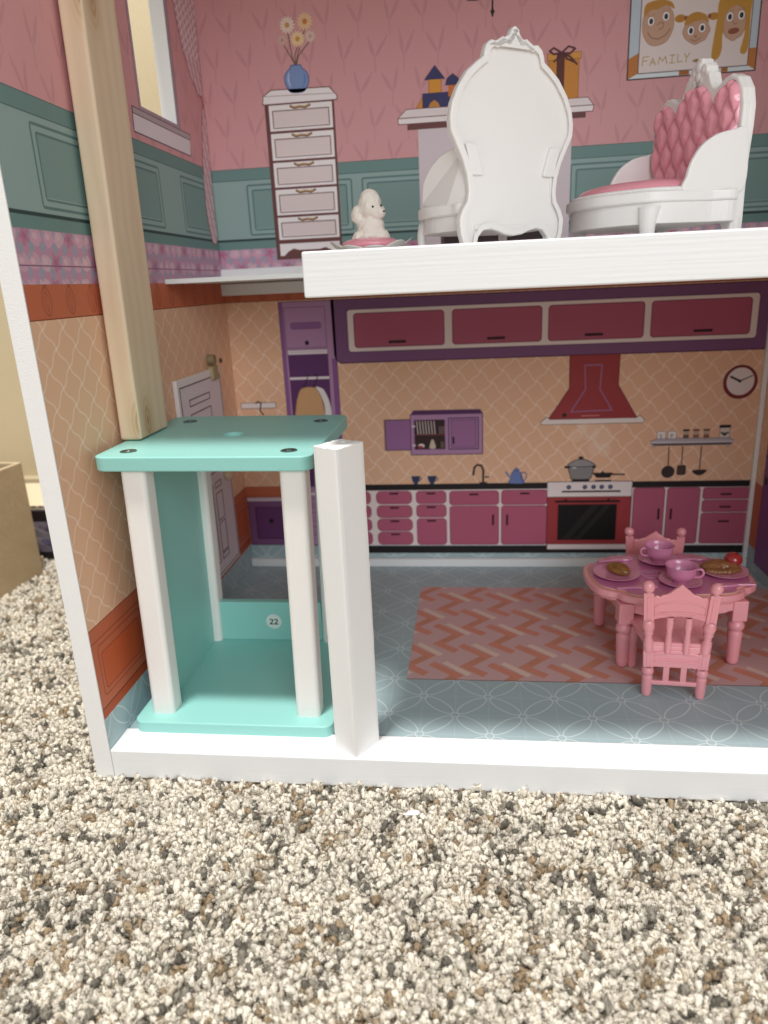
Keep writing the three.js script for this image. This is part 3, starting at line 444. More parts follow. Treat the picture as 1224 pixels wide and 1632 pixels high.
  const slab = shp([[0.4, 186], [150.6, 186], [150.6, 20], [499.6, 20], [499.6, 323.6], [0.4, 323.6]]);
  part('upper_floor_panel', metreUV(ext(slab, 3.5, 0.3).rotateX(-Math.PI / 2).translate(0, 287.5 * mm, 0)), M.whiteMdf, house, 'thin white floor of the upper room, cut back for the lift');
  part('attic_floor_panel', metreUV(bx(0.4, 499.6, 560, 568, -D + 0.5, -6, 0.5)), M.whiteMdf, house);
  part('baseboard', streaked(bx(0.6, 499, 0.6, 8.9, -D + 0.8, -D + 6.6, 0.5)), M.white, house, 'white strip at the foot of the kitchen wall');
  part('baseboard', streaked(bx(0.6, 499, 291, 299.6, -D + 0.8, -D + 6.2, 0.5)), M.white, house, 'white strip at the foot of the pink wall');
  part('ledger_strip', streaked(bx(-0.6, 499, 276, 286.6, -D + 0.8, -D + 8.6, 0.9)), M.white, house, 'white strip under the upper floor');
  part('corner_strip', streaked(bx(495.6, 499.4, 9.2, 276, -D + 0.8, -D + 4.4, 0.4)), M.white, house);

  // the white door against the left wall
  const lilacWhite = mat('#e2d5db', 0.55), woodEdge = mat('#e6d3b0', 0.6), ink = mat('#5d4a58', 0.6);
  const door = part('door', bx(0.7, 4.2, 30.4, 215, -275, -173, 0.4), mat('#ece4e2', 0.55), house, 'white panelled door standing against the left wall');
  part('door_face', toLeft(new THREE.ShapeGeometry(shp(R(-272, -177, 33.4, 208.6))), 4.35), lilacWhite, door);
  part('top_edge', bx(0.9, 4.0, 215.05, 215.3, -274.6, -173.4, 0), woodEdge, door);
  const frame = (z0, z1, y0, y1, w, name) => { const s = shp(R(z0, z1, y0, y1)); s.holes.push(new THREE.Path(R(z0 + w, z1 - w, y0 + w, y1 - w).map(([x, y]) => new THREE.Vector2(x * mm, y * mm)))); part(name, toLeft(ext(s, 0.3, 0.08, 2, 1), 4.7), ink, door); };
  frame(-272.4, -176.6, 33, 209, 0.9, 'panel_line');
  for (const [a, b, y0, y1] of [[-242, -194, 191, 197], [-242, -194, 126, 185], [-245, -228, 111.6, 117], [-245, -228, 81, 107], [-245, -228, 44, 50], [-245, -228, 50.8, 79], [-222, -194, 44, 117]]) frame(a, b, y0, y1, 0.8, 'panel_line');
  part('door_knob', new THREE.SphereGeometry(5.2 * mm, 20, 14).scale(0.8, 1, 1).translate(7 * mm, 117 * mm, -258 * mm), M.pine, door);
  const latch = part('wooden_latch', metreUV(bx(0.6, 7, 205, 217.6, -266, -250, 2.2, 4)), mat('#a8946f', 0.6), house, 'small wooden turn latch above the door');
  part('latch_peg', new THREE.CylinderGeometry(4.4 * mm, 4.4 * mm, 6 * mm, 20).rotateZ(Math.PI / 2).translate(4 * mm, 223 * mm, -258 * mm), mat('#8d7a5c', 0.6), latch);
  part('screw', new THREE.CylinderGeometry(2 * mm, 2 * mm, 1.4 * mm, 14).rotateZ(Math.PI / 2).translate(1.2 * mm, 219 * mm, -290 * mm), mat('#3b2a26', 0.4), house);
}

// ---------------------------------------------------------------- the raw pine beam beside the left wall
{
  const g = metreUV(bx(3, 17.6, 189.6, 560, -118, -72.6, 2.0, 4).translate(0, 0, 0)), beam = part('pine_beam', g, M.pine, scene);
  const p = g.attributes.position; for (let i = 0; i < p.count; i++) { const y = p.getY(i) / mm; p.setZ(i, p.getZ(i) - (y - 190) * 0.026 * mm); p.setX(i, p.getX(i) - (y - 190) * 0.0 * mm); } g.computeVertexNormals();
  tag(beam, 'raw unpainted pine beam standing upright against the left wall above the lift', 'wooden beam');
}

// ---------------------------------------------------------------- the lift
{
  const lift = thing('toy_lift', 'mint green dollhouse lift with four white posts and the sticker 22', 'toy lift');
  const plate = (x0, x1, z0, z1, r, y, th, holeAt) => { const s = roundRect(x0, x1, -z0, -z1, r); if (holeAt) { const h = new THREE.Path(); h.absarc(holeAt[0] * mm, -holeAt[1] * mm, 6.8 * mm, 0, 6.2832, true); s.holes.push(h); } return metreUV(ext(s, th, 0.9, 24, 4).rotateX(-Math.PI / 2).translate(0, y * mm, 0)); };
  part('base_plate', plate(7.6, 142.4, -20.6, -158, 7, 0.6, 9.4), M.teal, lift);
  const top = part('top_plate', plate(5.8, 140.4, -27, -163.4, 8, 179.2, 9, [73.4, -93]), M.teal, lift);
  { const p = top.geometry.attributes.position; for (let i = 0; i < p.count; i++) p.setY(i, p.getY(i) - (p.getX(i) / mm - 73) * 0.0125 * mm); top.geometry.computeVertexNormals(); }
  const cutter = new Evaluator(); cutter.attributes = ['position', 'normal']; cutter.useGroups = false;
  let head = new Brush(new THREE.CylinderGeometry(4.4 * mm, 4.4 * mm, 1.6 * mm, 28)); head.updateMatrixWorld();
  for (const [w, d] of [[6, 1.3], [1.3, 6]]) { const b = new Brush(new THREE.BoxGeometry(w * mm, 1.4 * mm, d * mm)); b.position.y = 0.75 * mm; b.updateMatrixWorld(); head = cutter.evaluate(head, b, SUBTRACTION); }
  for (const [x, z, a] of [[22.4, -43, 0.3], [124, -42.6, 0.9], [124.4, -138, 0.1], [24.6, -141, 0.6]]) {
    const y = 188.2 - (x - 73) * 0.0125 - 0.35, s = part('screw', head.geometry, M.metal, lift); s.position.set(x * mm, y * mm, z * mm); s.rotation.y = a;
    part('socket', new THREE.TorusGeometry(4.7 * mm, 0.5 * mm, 8, 28).rotateX(Math.PI / 2).translate(0, 0.35 * mm, 0), mat('#3f5f59', 0.6), s);
  }
  const postAt = (x0, x1, z0, z1, lean) => { const g = bx(x0, x1, 10.05, 179.4, z0, z1, 3.2, 5), p = g.attributes.position; for (let i = 0; i < p.count; i++) { const y = p.getY(i) / mm, q = Math.abs(y - 10) < 3.4 || Math.abs(y - 179.4) < 3.4; if (q) p.setY(i, (y < 90 ? 10.05 : 179.8) * mm); p.setX(i, p.getX(i) + (y - 10) / 170 * lean * mm); } g.computeVertexNormals(); return metreUV(g); };
  part('post', postAt(16.6, 32.4, -46, -30.6, 4.2), M.post, lift); part('post', postAt(116.4, 132.4, -46.6, -31, 3.2), M.post, lift);
  part('post', postAt(16.6, 30.4, -148.6, -134, 4.2), M.post, lift); part('post', postAt(113.6, 129.6, -150, -134.6, 4), M.post, lift);
  const side = bx(17.6, 24.6, 10.05, 179.4, -134.4, -45.6, 0.2), sp = side.attributes.position; for (let i = 0; i < sp.count; i++) sp.setX(i, sp.getX(i) + (sp.getY(i) / mm - 10) / 170 * 4 * mm);
  part('side_panel', metreUV(side), M.teal, lift);
  part('back_panel', metreUV(bx(30.2, 113.8, 10.05, 43.2, -144, -137.4, 0.6)), M.teal, lift);
  const stick = document.createElement('canvas'); stick.width = stick.height = 256; const g = stick.getContext('2d'); g.fillStyle = '#dfe6e2'; g.fillRect(0, 0, 256, 256); g.fillStyle = '#14181a'; g.font = 'bold 138px sans-serif'; g.textAlign = 'center'; g.textBaseline = 'middle'; g.fillText('22', 128, 134);
  const t = new THREE.CanvasTexture(stick); t.colorSpace = THREE.SRGBColorSpace;
  part('number_sticker', new THREE.CircleGeometry(6.3 * mm, 40).translate(74.6 * mm, 26.6 * mm, -137.2 * mm), mat('#ffffff', 0.5, { map: t }), lift, 'round white sticker with the number 22');
}

// ---------------------------------------------------------------- the loose white post on the front rail
{
  const W = 17.6, Dp = 22.8, H = 195.2; let b = new THREE.BoxGeometry(W * mm, H * mm, Dp * mm, 8, 160, 10);
  { const p = b.attributes.position, q = new THREE.Vector3();
    for (let i = 0; i < p.count; i++) { q.fromBufferAttribute(p, i).multiplyScalar(1000);
      const ex = W / 2 - Math.abs(q.x), ez = Dp / 2 - Math.abs(q.z), top = H / 2 - q.y, r = 1.0, key = [Math.round(q.x * 4), Math.round(q.y * 4), Math.round(q.z * 4)];
      if (ex < 0.01 && ez < 0.01) { const chip = 0.28 + 0.10 * fbm(q.y * 0.05, q.x, q.z, 2) + 0.75 * Math.max(0, noise.noise(q.y * 0.16, q.x * 3, 1.3) - 0.48); q.x -= Math.sign(q.x) * chip; q.z -= Math.sign(q.z) * chip; }
      if (top < 0.01) { const e = Math.min(ex, ez); if (e < 0.01) { q.y -= 0.5 + 0.6 * noise.noise(q.x * 0.5, 3.3, q.z * 0.5); } else if (e < 3) q.y += 0.3 * noise.noise(q.x * 0.4, 1, q.z * 0.4); }
      p.setXYZ(i, q.x * mm, q.y * mm, q.z * mm); } }
  const ev = new Evaluator(); ev.attributes = ['position', 'normal']; ev.useGroups = false;
  let br = new Brush(mergeVertices((b.deleteAttribute('uv'), b.deleteAttribute('normal'), b))); br.geometry.computeVertexNormals(); br.geometry = br.geometry.toNonIndexed(); br.geometry.computeVertexNormals(); br.updateMatrixWorld();
  const cut = (geo, x, y, z) => { const c = new Brush(geo); c.position.set(x * mm, y * mm, z * mm); c.updateMatrixWorld(); br = ev.evaluate(br, c, SUBTRACTION); };
  cut(new THREE.BoxGeometry(5 * mm, 2.2 * mm, 3.6 * mm), 0.6, H / 2, -Dp / 2 + 1);
  cut(new THREE.CylinderGeometry(2.1 * mm, 2.1 * mm, 14 * mm, 20), 0.4, H / 2 - 2, -3.4);
  const post = new THREE.Mesh(metreUV(br.geometry), paint('#f1f0ee', 0.45, 0.00012, smudge)); post.name = 'loose_post'; post.castShadow = post.receiveShadow = true;
  const ux = new THREE.Vector3(-0.845, 0, -0.535), uz = new THREE.Vector3(0.535, 0, -0.845);   // along the left face and along the right face, away from the front corner
  const basis = new THREE.Matrix4().makeBasis(ux.clone().negate(), new THREE.Vector3(0, 1, 0), uz.clone().negate());
  post.rotation.setFromRotationMatrix(basis);
  const c = new THREE.Vector3(160.9, 0, -0.8).addScaledVector(ux, W / 2).addScaledVector(uz, Dp / 2);
  post.position.set(c.x * mm, (2.2 + H / 2) * mm, c.z * mm);
  scene.add(post); tag(post, 'loose square white post with chipped edges standing on the bottom front rail', 'wooden post');
}

// ---------------------------------------------------------------- furniture of the upper room (stands on y = 291 mm)
const UP = 291;
const mirror = (half) => [...half, ...half.slice(0, -1).reverse().map(([x, y]) => [-x, y])].filter((q, i, a) => !i || Math.hypot(q[0] - a[i - 1][0], q[1] - a[i - 1][1]) > 0.05);
const inset = (pts, d) => { const n = pts.length, area = pts.reduce((s, p, i) => s + p[0] * pts[(i + 1) % n][1] - pts[(i + 1) % n][0] * p[1], 0), sg = area > 0 ? 1 : -1; return pts.map((p, i) => { const a = pts[(i + n - 2) % n], b = pts[(i + 2) % n], dx = b[0] - a[0], dy = b[1] - a[1], L = Math.hypot(dx, dy) || 1; return [p[0] - sg * dy / L * d, p[1] + sg * dx / L * d]; }); };
const hole2 = (s, pts) => { s.holes.push(new THREE.Path(pts.map(([x, y]) => new THREE.Vector2(x * mm, y * mm)))); return s; };
// curved front leg: a tube of changing radius from (x, h, z) down to the floor
function cabriole(x, z, h, r0, r1, sx, sz) {
  const g = new THREE.CylinderGeometry(1, 1, 1, 14, 20), p = g.attributes.position;
  for (let i = 0; i < p.count; i++) { const t = 0.5 - p.getY(i), r = (r0 + (r1 - r0) * Math.pow(t, 0.7) + (t > 0.88 ? (t - 0.88) * 6 : 0)) * mm, bow = Math.sin(t * Math.PI * 1.25) * 1.6 * mm; p.setXYZ(i, x * mm + p.getX(i) * r + sx * bow, h * (1 - t) * mm, z * mm + p.getZ(i) * r + sz * bow); }
  g.computeVertexNormals(); return g;
}
// quilted cushion over a flat outline: dome height with button dimples
function tufted(outline, depth, px, py, ox, oy) {
  const s = shp(outline), g = new THREE.ShapeGeometry(s, 4); g.computeBoundingBox(); const bb = g.boundingBox, N = 110, pos = [], idx = [], inside = [], P = outline;
  const dist = (x, y) => { let d = 1e9, c = false; for (let i = 0, j = P.length - 1; i < P.length; j = i++) { const [xi, yi] = P[i], [xj, yj] = P[j], L = (xj - xi) ** 2 + (yj - yi) ** 2 || 1e-9, t = Math.max(0, Math.min(1, ((x - xi) * (xj - xi) + (y - yi) * (yj - yi)) / L)); d = Math.min(d, Math.hypot(x - xi - t * (xj - xi), y - yi - t * (yj - yi))); if ((yi > y) !== (yj > y) && x < (xj - xi) * (y - yi) / (yj - yi) + xi) c = !c; } return c ? d : -d; };
  for (let j = 0; j <= N; j++) for (let i = 0; i <= N; i++) {
    const x = (bb.min.x + (bb.max.x - bb.min.x) * i / N) / mm, y = (bb.min.y + (bb.max.y - bb.min.y) * j / N) / mm, d = dist(x, y); inside.push(d > -1.6);
    const u = (x - ox) / px, v = (y - oy) / py, a = Math.abs(Math.sin((u + v) * Math.PI)), b = Math.abs(Math.sin((u - v) * Math.PI)), puff = px > 100 ? 1 : Math.pow(Math.min(1, a * b * 1.35), 0.6), edge = Math.max(0, Math.min(1, d / (px > 100 ? 14 : 3.2)));
    pos.push(x * mm, y * mm, (d < 0 ? d * 0.9 : depth * (0.55 + 0.45 * puff) * Math.sqrt(edge * (2 - edge))) * mm);
  }
  for (let j = 0; j < N; j++) for (let i = 0; i < N; i++) { const a = j * (N + 1) + i, b = a + 1, c = a + N + 1, d = c + 1; if (inside[a] && inside[b] && inside[c] && inside[d]) idx.push(a, b, d, a, d, c); }
  const o = new THREE.BufferGeometry(); o.setAttribute('position', new THREE.Float32BufferAttribute(pos, 3)); o.setAttribute('uv', new THREE.Float32BufferAttribute(new Float32Array(pos.length / 3 * 2), 2)); o.setIndex(idx); o.computeVertexNormals(); return o;
}
{
  // high oval-backed armchair, seen from behind
  const chair = thing('armchair', 'white plastic toy armchair with a tall oval back turned to the viewer', 'armchair', [0.2575, UP * mm, -0.092], Math.PI + 0.6);
  const half = [[0, 120.6], [1.6, 119.6], [3.2, 116.2], [4.6, 114.4], [7, 115.0], [9.4, 113.4], [11, 112.4], [13.6, 112.8], [16.2, 110.6], [17.4, 107.4], [17.9, 104.6], [21.4, 102.0], [27, 97], [32.4, 89], [35.8, 81], [37, 74], [36.6, 67.6], [33.4, 60.6], [29.8, 52.6], [27.6, 45], [26.8, 37], [27.6, 32], [30.4, 27.6], [32.2, 22.4], [31.8, 15], [30.2, 9], [29.6, 0], [23.4, 0], [22.4, 8], [21.4, 12.6], [18.6, 16], [14, 17], [9.6, 15.6], [5.4, 13.8], [0, 13.0]];
  const out = mirror(half.map(([x, y]) => [x * 1.17, y])), plate = shp(out);
  part('backrest', ext(plate, 2.4, 0.5, 6, 3), M.plasticWhite, chair);
  const inner = inset(out, 2.5), rim = hole2(shp(out), inner); part('back_rim', ext(rim, 4.2, 1.0, 6, 4).translate(0, 0, -2.2 * mm), M.plasticWhite, chair);
  for (const s of [-1, 1]) part('bracket', ext(shp(smooth([[s * 33.4, 61], [s * 26.6, 61], [s * 21.4, 46.8], [s * 22, 45.6], [s * 29.4, 45.6], [s * 31, 52]], 30, true, 0.1)), 3.0, 0.5, 4, 2).translate(0, 0, -2.2 * mm), M.plasticWhite, chair);
  part('lower_rail', ext(shp([[-27, 16.6], [-27, 19.4], [27, 19.4], [27, 16.6]]), 1.6, 0.3, 2, 2).translate(0, 0, -1.0 * mm), M.plasticWhite, chair);
  part('back_cushion', tufted(smooth([[0, 100], [18, 95], [27, 82], [27, 70], [20, 52], [0, 45], [-20, 52], [-27, 70], [-27, 82], [-18, 95]], 60), 4.5, 13, 16, 0, 72).translate(0, 0, 2.5 * mm), M.plasticPink, chair);
  const seat = smooth([[-27, 3.4], [-35, 14], [-39, 36], [-31, 54], [-12, 60], [12, 60], [31, 54], [39, 36], [35, 14], [27, 3.4]], 64, true, 0.5);
  part('seat', ext(shp(seat.map(([x, z]) => [x, -z])), 6.4, 1.3, 8, 4).rotateX(-Math.PI / 2).translate(0, 25.6 * mm, 0), M.plasticWhite, chair);
  part('apron', ext(shp(seat.map(([x, z]) => [x * 0.93, -z * 0.94 - 0.4])), 9.4, 0.6, 8, 3).rotateX(-Math.PI / 2).translate(0, 17 * mm, 0), M.plasticWhite, chair);
  { const c = tufted(seat.map(([x, z]) => [x * 0.86, -z * 0.88 - 2.6]), 3.6, 14, 14, 0, -26).rotateX(-Math.PI / 2).translate(0, 31.6 * mm, 0); part('seat_cushion', c, M.plasticPink, chair); }
  for (const s of [-1, 1]) {
    const arm = smooth([[1.6, 30], [1.6, 61], [8, 61], [19, 58.4], [30, 52], [37.6, 43.6], [41, 36], [41.6, 30]], 60, true, 0.4), g = ext(shp(arm), 2.6, 0.8, 8, 3).rotateY(-Math.PI / 2).translate(1.3 * mm, 0, 0), p = g.attributes.position;
    for (let i = 0; i < p.count; i++) { const z = p.getZ(i) / mm; p.setX(i, p.getX(i) + s * (29 + 8.2 * Math.sin(Math.min(1, z / 36) * 1.5708) - Math.max(0, z - 36) * 0.4) * mm); } g.computeVertexNormals(); part('armrest', g, M.plasticWhite, chair);
    part('leg', cabriole(s * 30, 50, 24, 3.6, 2.1, s, 0.6), M.plasticWhite, chair);
  }
}
{
  // tufted two-seat settee, standing sideways on the right
  const th = -1.216, set = thing('settee', 'white and pink tufted toy settee with curled crest standing sideways on the upper floor', 'settee', [0.3772, UP * mm, -0.1495], th);
  const half = [[0, 111.2], [2.6, 110.4], [3.6, 107.2], [6, 107.6], [8, 105.4], [8.4, 102.2], [10.6, 101.4], [11.6, 98.6], [13.0, 95.4], [15.2, 92.6], [18, 91.2], [21, 92.4], [25.6, 94.8], [31, 95.4], [37, 92.6], [41.6, 86], [43.8, 77], [43.6, 66], [42.4, 54], [41.6, 42], [41.6, 30], [41.8, 16], [40.4, 0], [35.6, 0], [34.6, 10], [31, 15.6], [0, 16.4]];
  const out = mirror(half); part('backrest', ext(shp(out), 5.4, 1.6, 6, 4).translate(0, 0, -3 * mm), M.plasticWhite, set);
  const pad = [[0, 96.6], [7, 95.2], [13, 90.4], [17.4, 83.6], [20.6, 86.4], [26, 90.8], [32, 92.6], [38, 88.6], [41, 79], [40.8, 66], [39.6, 52], [38.6, 36], [0, 35]];
  part('back_cushion', tufted(smooth(mirror(pad), 110, true, 0.4), 7.4, 12.4, 25, 6.2, 60).translate(0, 0, 2.4 * mm), M.plasticPink, set);
  part('back_frame', ext(hole2(shp(out), smooth(mirror(pad.map(([x, y]) => [x * 1.015, y * 1.008])), 110, true, 0.4)), 4.6, 1.3, 6, 4).translate(0, 0, 1.2 * mm), M.plasticWhite, set);
  part('crest', merge([[0, 106, 3.4], [-4.4, 104, 2.4], [4.4, 104, 2.4], [-7.6, 101, 2.0], [7.6, 101, 2.0], [0, 101, 3.0], [-3.4, 98.4, 2.2], [3.4, 98.4, 2.2]].map(([x, y, r]) => new THREE.SphereGeometry(r * mm, 14, 10).scale(1, 1, 0.55).translate(x * mm, y * mm, 5.0 * mm))), M.plasticWhite, set);
  const seat = smooth([[-41, 3.2], [-44, 24], [-44, 52], [-38, 67], [-16, 82], [14, 80], [37, 65], [44, 50], [44, 24], [41, 3.2]], 80, true, 0.5);
  part('seat', ext(shp(seat.map(([x, z]) => [x, -z])), 6.2, 1.5, 8, 4).rotateX(-Math.PI / 2).translate(0, 27 * mm, 0), M.plasticWhite, set);
  part('apron', ext(shp(seat.map(([x, z]) => [x * 0.965, -z * 0.965])), 13, 0.6, 8, 3).rotateX(-Math.PI / 2).translate(0, 15.6 * mm, 0), M.plasticWhite, set);
  part('seat_cushion', tufted(seat.map(([x, z]) => [x * 0.91, -z * 0.91 - 2.4]), 8.4, 200, 200, 0, 0).rotateX(-Math.PI / 2).translate(0, 32.6 * mm, 0), M.plasticPink, set);
  const beads = []; for (let i = 0; i < seat.length; i++) { const [x, z] = seat[i]; if (z < 40) continue; const [x2, z2] = seat[(i + 1) % seat.length]; for (const t of [0, 0.5]) beads.push(new THREE.SphereGeometry(1.45 * mm, 10, 8).translate((x + (x2 - x) * t) * 0.94 * mm, 33.9 * mm, (z + (z2 - z) * t) * 0.95 * mm)); }
  part('beading', merge(beads), M.plasticWhite, set, 'white beaded edge round the pink seat');
  for (const s of [-1, 1]) {
    const arm = smooth([[1.5, 32], [1.5, 64], [11, 64.2], [21, 62], [30, 56.6], [36, 48.6], [38.6, 40.6], [39.4, 32]], 60, true, 0.4), g = ext(shp(arm), 3, 0.9, 8, 3).rotateY(-Math.PI / 2).translate((s * 42.6 + 1.5) * mm, 0, 0);
    part('armrest', g, M.plasticWhite, set); part('leg', cabriole(s * 37.6, s > 0 ? 57.6 : 60, 25, 6.6, 3.0, s * 0.4, 0.8), M.plasticWhite, set); part('leg', cabriole(s * 38.6, 2, 18, 4.2, 3.0, s * 0.2, -0.4), M.plasticWhite, set);
  }
  const orn = []; for (let i = 0; i < 26; i++) { const a = i * 2.4, r = 7 * Math.sqrt(i / 26); orn.push(new THREE.SphereGeometry(1.1 * mm, 8, 6).translate(Math.cos(a) * r * 1.7 * mm, (20.6 + Math.sin(a) * r * 0.5) * mm, (77.4 - Math.abs(Math.cos(a) * r) * 0.3) * mm)); }
  part('carved_ornament', merge(orn), M.plasticWhite, set);
}
// one continuous skin round a list of balls (x, y, z, r in mm), meshed on a grid
function skin(balls, res, k, fuzz) {
  const lo = [1e9, 1e9, 1e9], hi = [-1e9, -1e9, -1e9]; for (const [x, y, z, r] of balls) [x, y, z].forEach((v, i) => { lo[i] = Math.min(lo[i], v - r - 2); hi[i] = Math.max(hi[i], v + r + 2); });
  const c = lo.map((v, i) => (v + hi[i]) / 2), h = Math.max(...lo.map((v, i) => (hi[i] - v) / 2)), mc = new MarchingCubes(res, new THREE.MeshBasicMaterial(), false, false, 400000); mc.isolation = 0; mc.reset();
  for (let z = 0; z < res; z++) for (let y = 0; y < res; y++) for (let x = 0; x < res; x++) {
    const q = [x, y, z].map((v, i) => c[i] + ((v - res / 2) / (res / 2)) * h); let s = 0; for (const b of balls) s += Math.exp(-k * (Math.hypot(q[0] - b[0], q[1] - b[1], q[2] - b[2]) - b[3]));
    mc.field[x + y * res + z * res * res] = Math.log(Math.max(s, 1e-30)) / k + fuzz * fbm(q[0] * 0.42, q[1] * 0.42, q[2] * 0.42, 2);
  }
  mc.update(); const n = mc.count, g = new THREE.BufferGeometry(), P = new Float32Array(n * 3); for (let i = 0; i < n; i++) for (let j = 0; j < 3; j++) P[3 * i + j] = (mc.positionArray[3 * i + j] * h + c[j]) * mm;
  g.setAttribute('position', new THREE.BufferAttribute(P, 3)); const m = mergeVertices(g, 1e-6); m.computeVertexNormals(); m.setAttribute('uv', new THREE.BufferAttribute(new Float32Array(m.attributes.position.count * 2), 2)); return m;
}
{
  const bed = thing('pet_bed', 'small pink cushion in a white petal-edged pet bed under the toy poodle', 'pet bed', [0.1655, UP * mm, -0.152]);
  const pet = []; for (let i = 0; i < 9; i++) { const a = i / 9 * 6.2832, g = new THREE.SphereGeometry(1, 18, 12).scale(8.6 * mm, 1.3 * mm, 9 * mm), p = g.attributes.position; for (let j = 0; j < p.count; j++) p.setY(j, p.getY(j) + Math.pow(Math.max(0, p.getZ(j) / mm + 5) / 14, 2) * (1.6 + 5.4 * Math.pow(Math.sin(a + 0.2), 2)) * mm); g.computeVertexNormals(); pet.push(g.translate(0, 12 * mm, 19.6 * mm).rotateY(a + 0.2).scale(1, 1, 0.86)); }
  part('petal_rim', merge(pet), M.plasticWhite, bed); part('base', lathe([[0, 0], [15, 0], [20, 5], [22, 12], [18, 13], [0, 13]]), M.plasticWhite, bed);
  part('cushion', new THREE.SphereGeometry(1, 28, 16).scale(20.5 * mm, 5.4 * mm, 18.4 * mm).translate(0, 15.4 * mm, 0), M.plasticPink, bed);
  const dog = thing('toy_poodle', 'small cream toy poodle figure sitting on the pink pet cushion', 'toy dog', [0.1655, (UP + 15.6) * mm, -0.152]);
  const cream = mat('#f3eadf', 0.7, { bumpMap: orangePeel, bumpScale: 0.0002 });
  part('body', skin([[0.2, 4, -1, 9.4], [-7, 3.4, 3, 5.6], [8, 3.6, 3, 5.6], [0.4, 10, 1, 7.6], [-4, 12.6, 1.4, 4.6], [5, 12, 1.6, 4.6], [0.6, 16.4, 1.6, 4.6], [1, 22.6, 2.4, 7.2], [0.4, 29, 1.6, 6.0], [-2.4, 27, 1.4, 4.2], [4, 27, 2, 4.0], [6.2, 19.6, 4.4, 3.8], [8.4, 19.0, 5.2, 2.8], [-7.4, 20.6, 1.2, 4.6], [-8.2, 17.4, 1.2, 4.2], [7.4, 21.6, -2.6, 2.8], [-2.6, 1.6, 8.6, 3.4], [4.2, 1.6, 8.6, 3.4], [0, 1.0, 12, 2.6]], 72, 1.3, 0.5), cream, dog);
  const dark = mat('#1d1718', 0.25); for (const [x, y, z] of [[3.4, 23, 9.1], [8.6, 23.8, 5.6]]) part('eye', new THREE.SphereGeometry(0.75 * mm, 12, 10).translate(x * mm, y * mm, z * mm), dark, dog);
  part('nose', new THREE.SphereGeometry(0.8 * mm, 12, 10).scale(1.2, 0.8, 1).translate(10.6 * mm, 20.0 * mm, 7.0 * mm), mat('#5a4038', 0.35), dog);
}

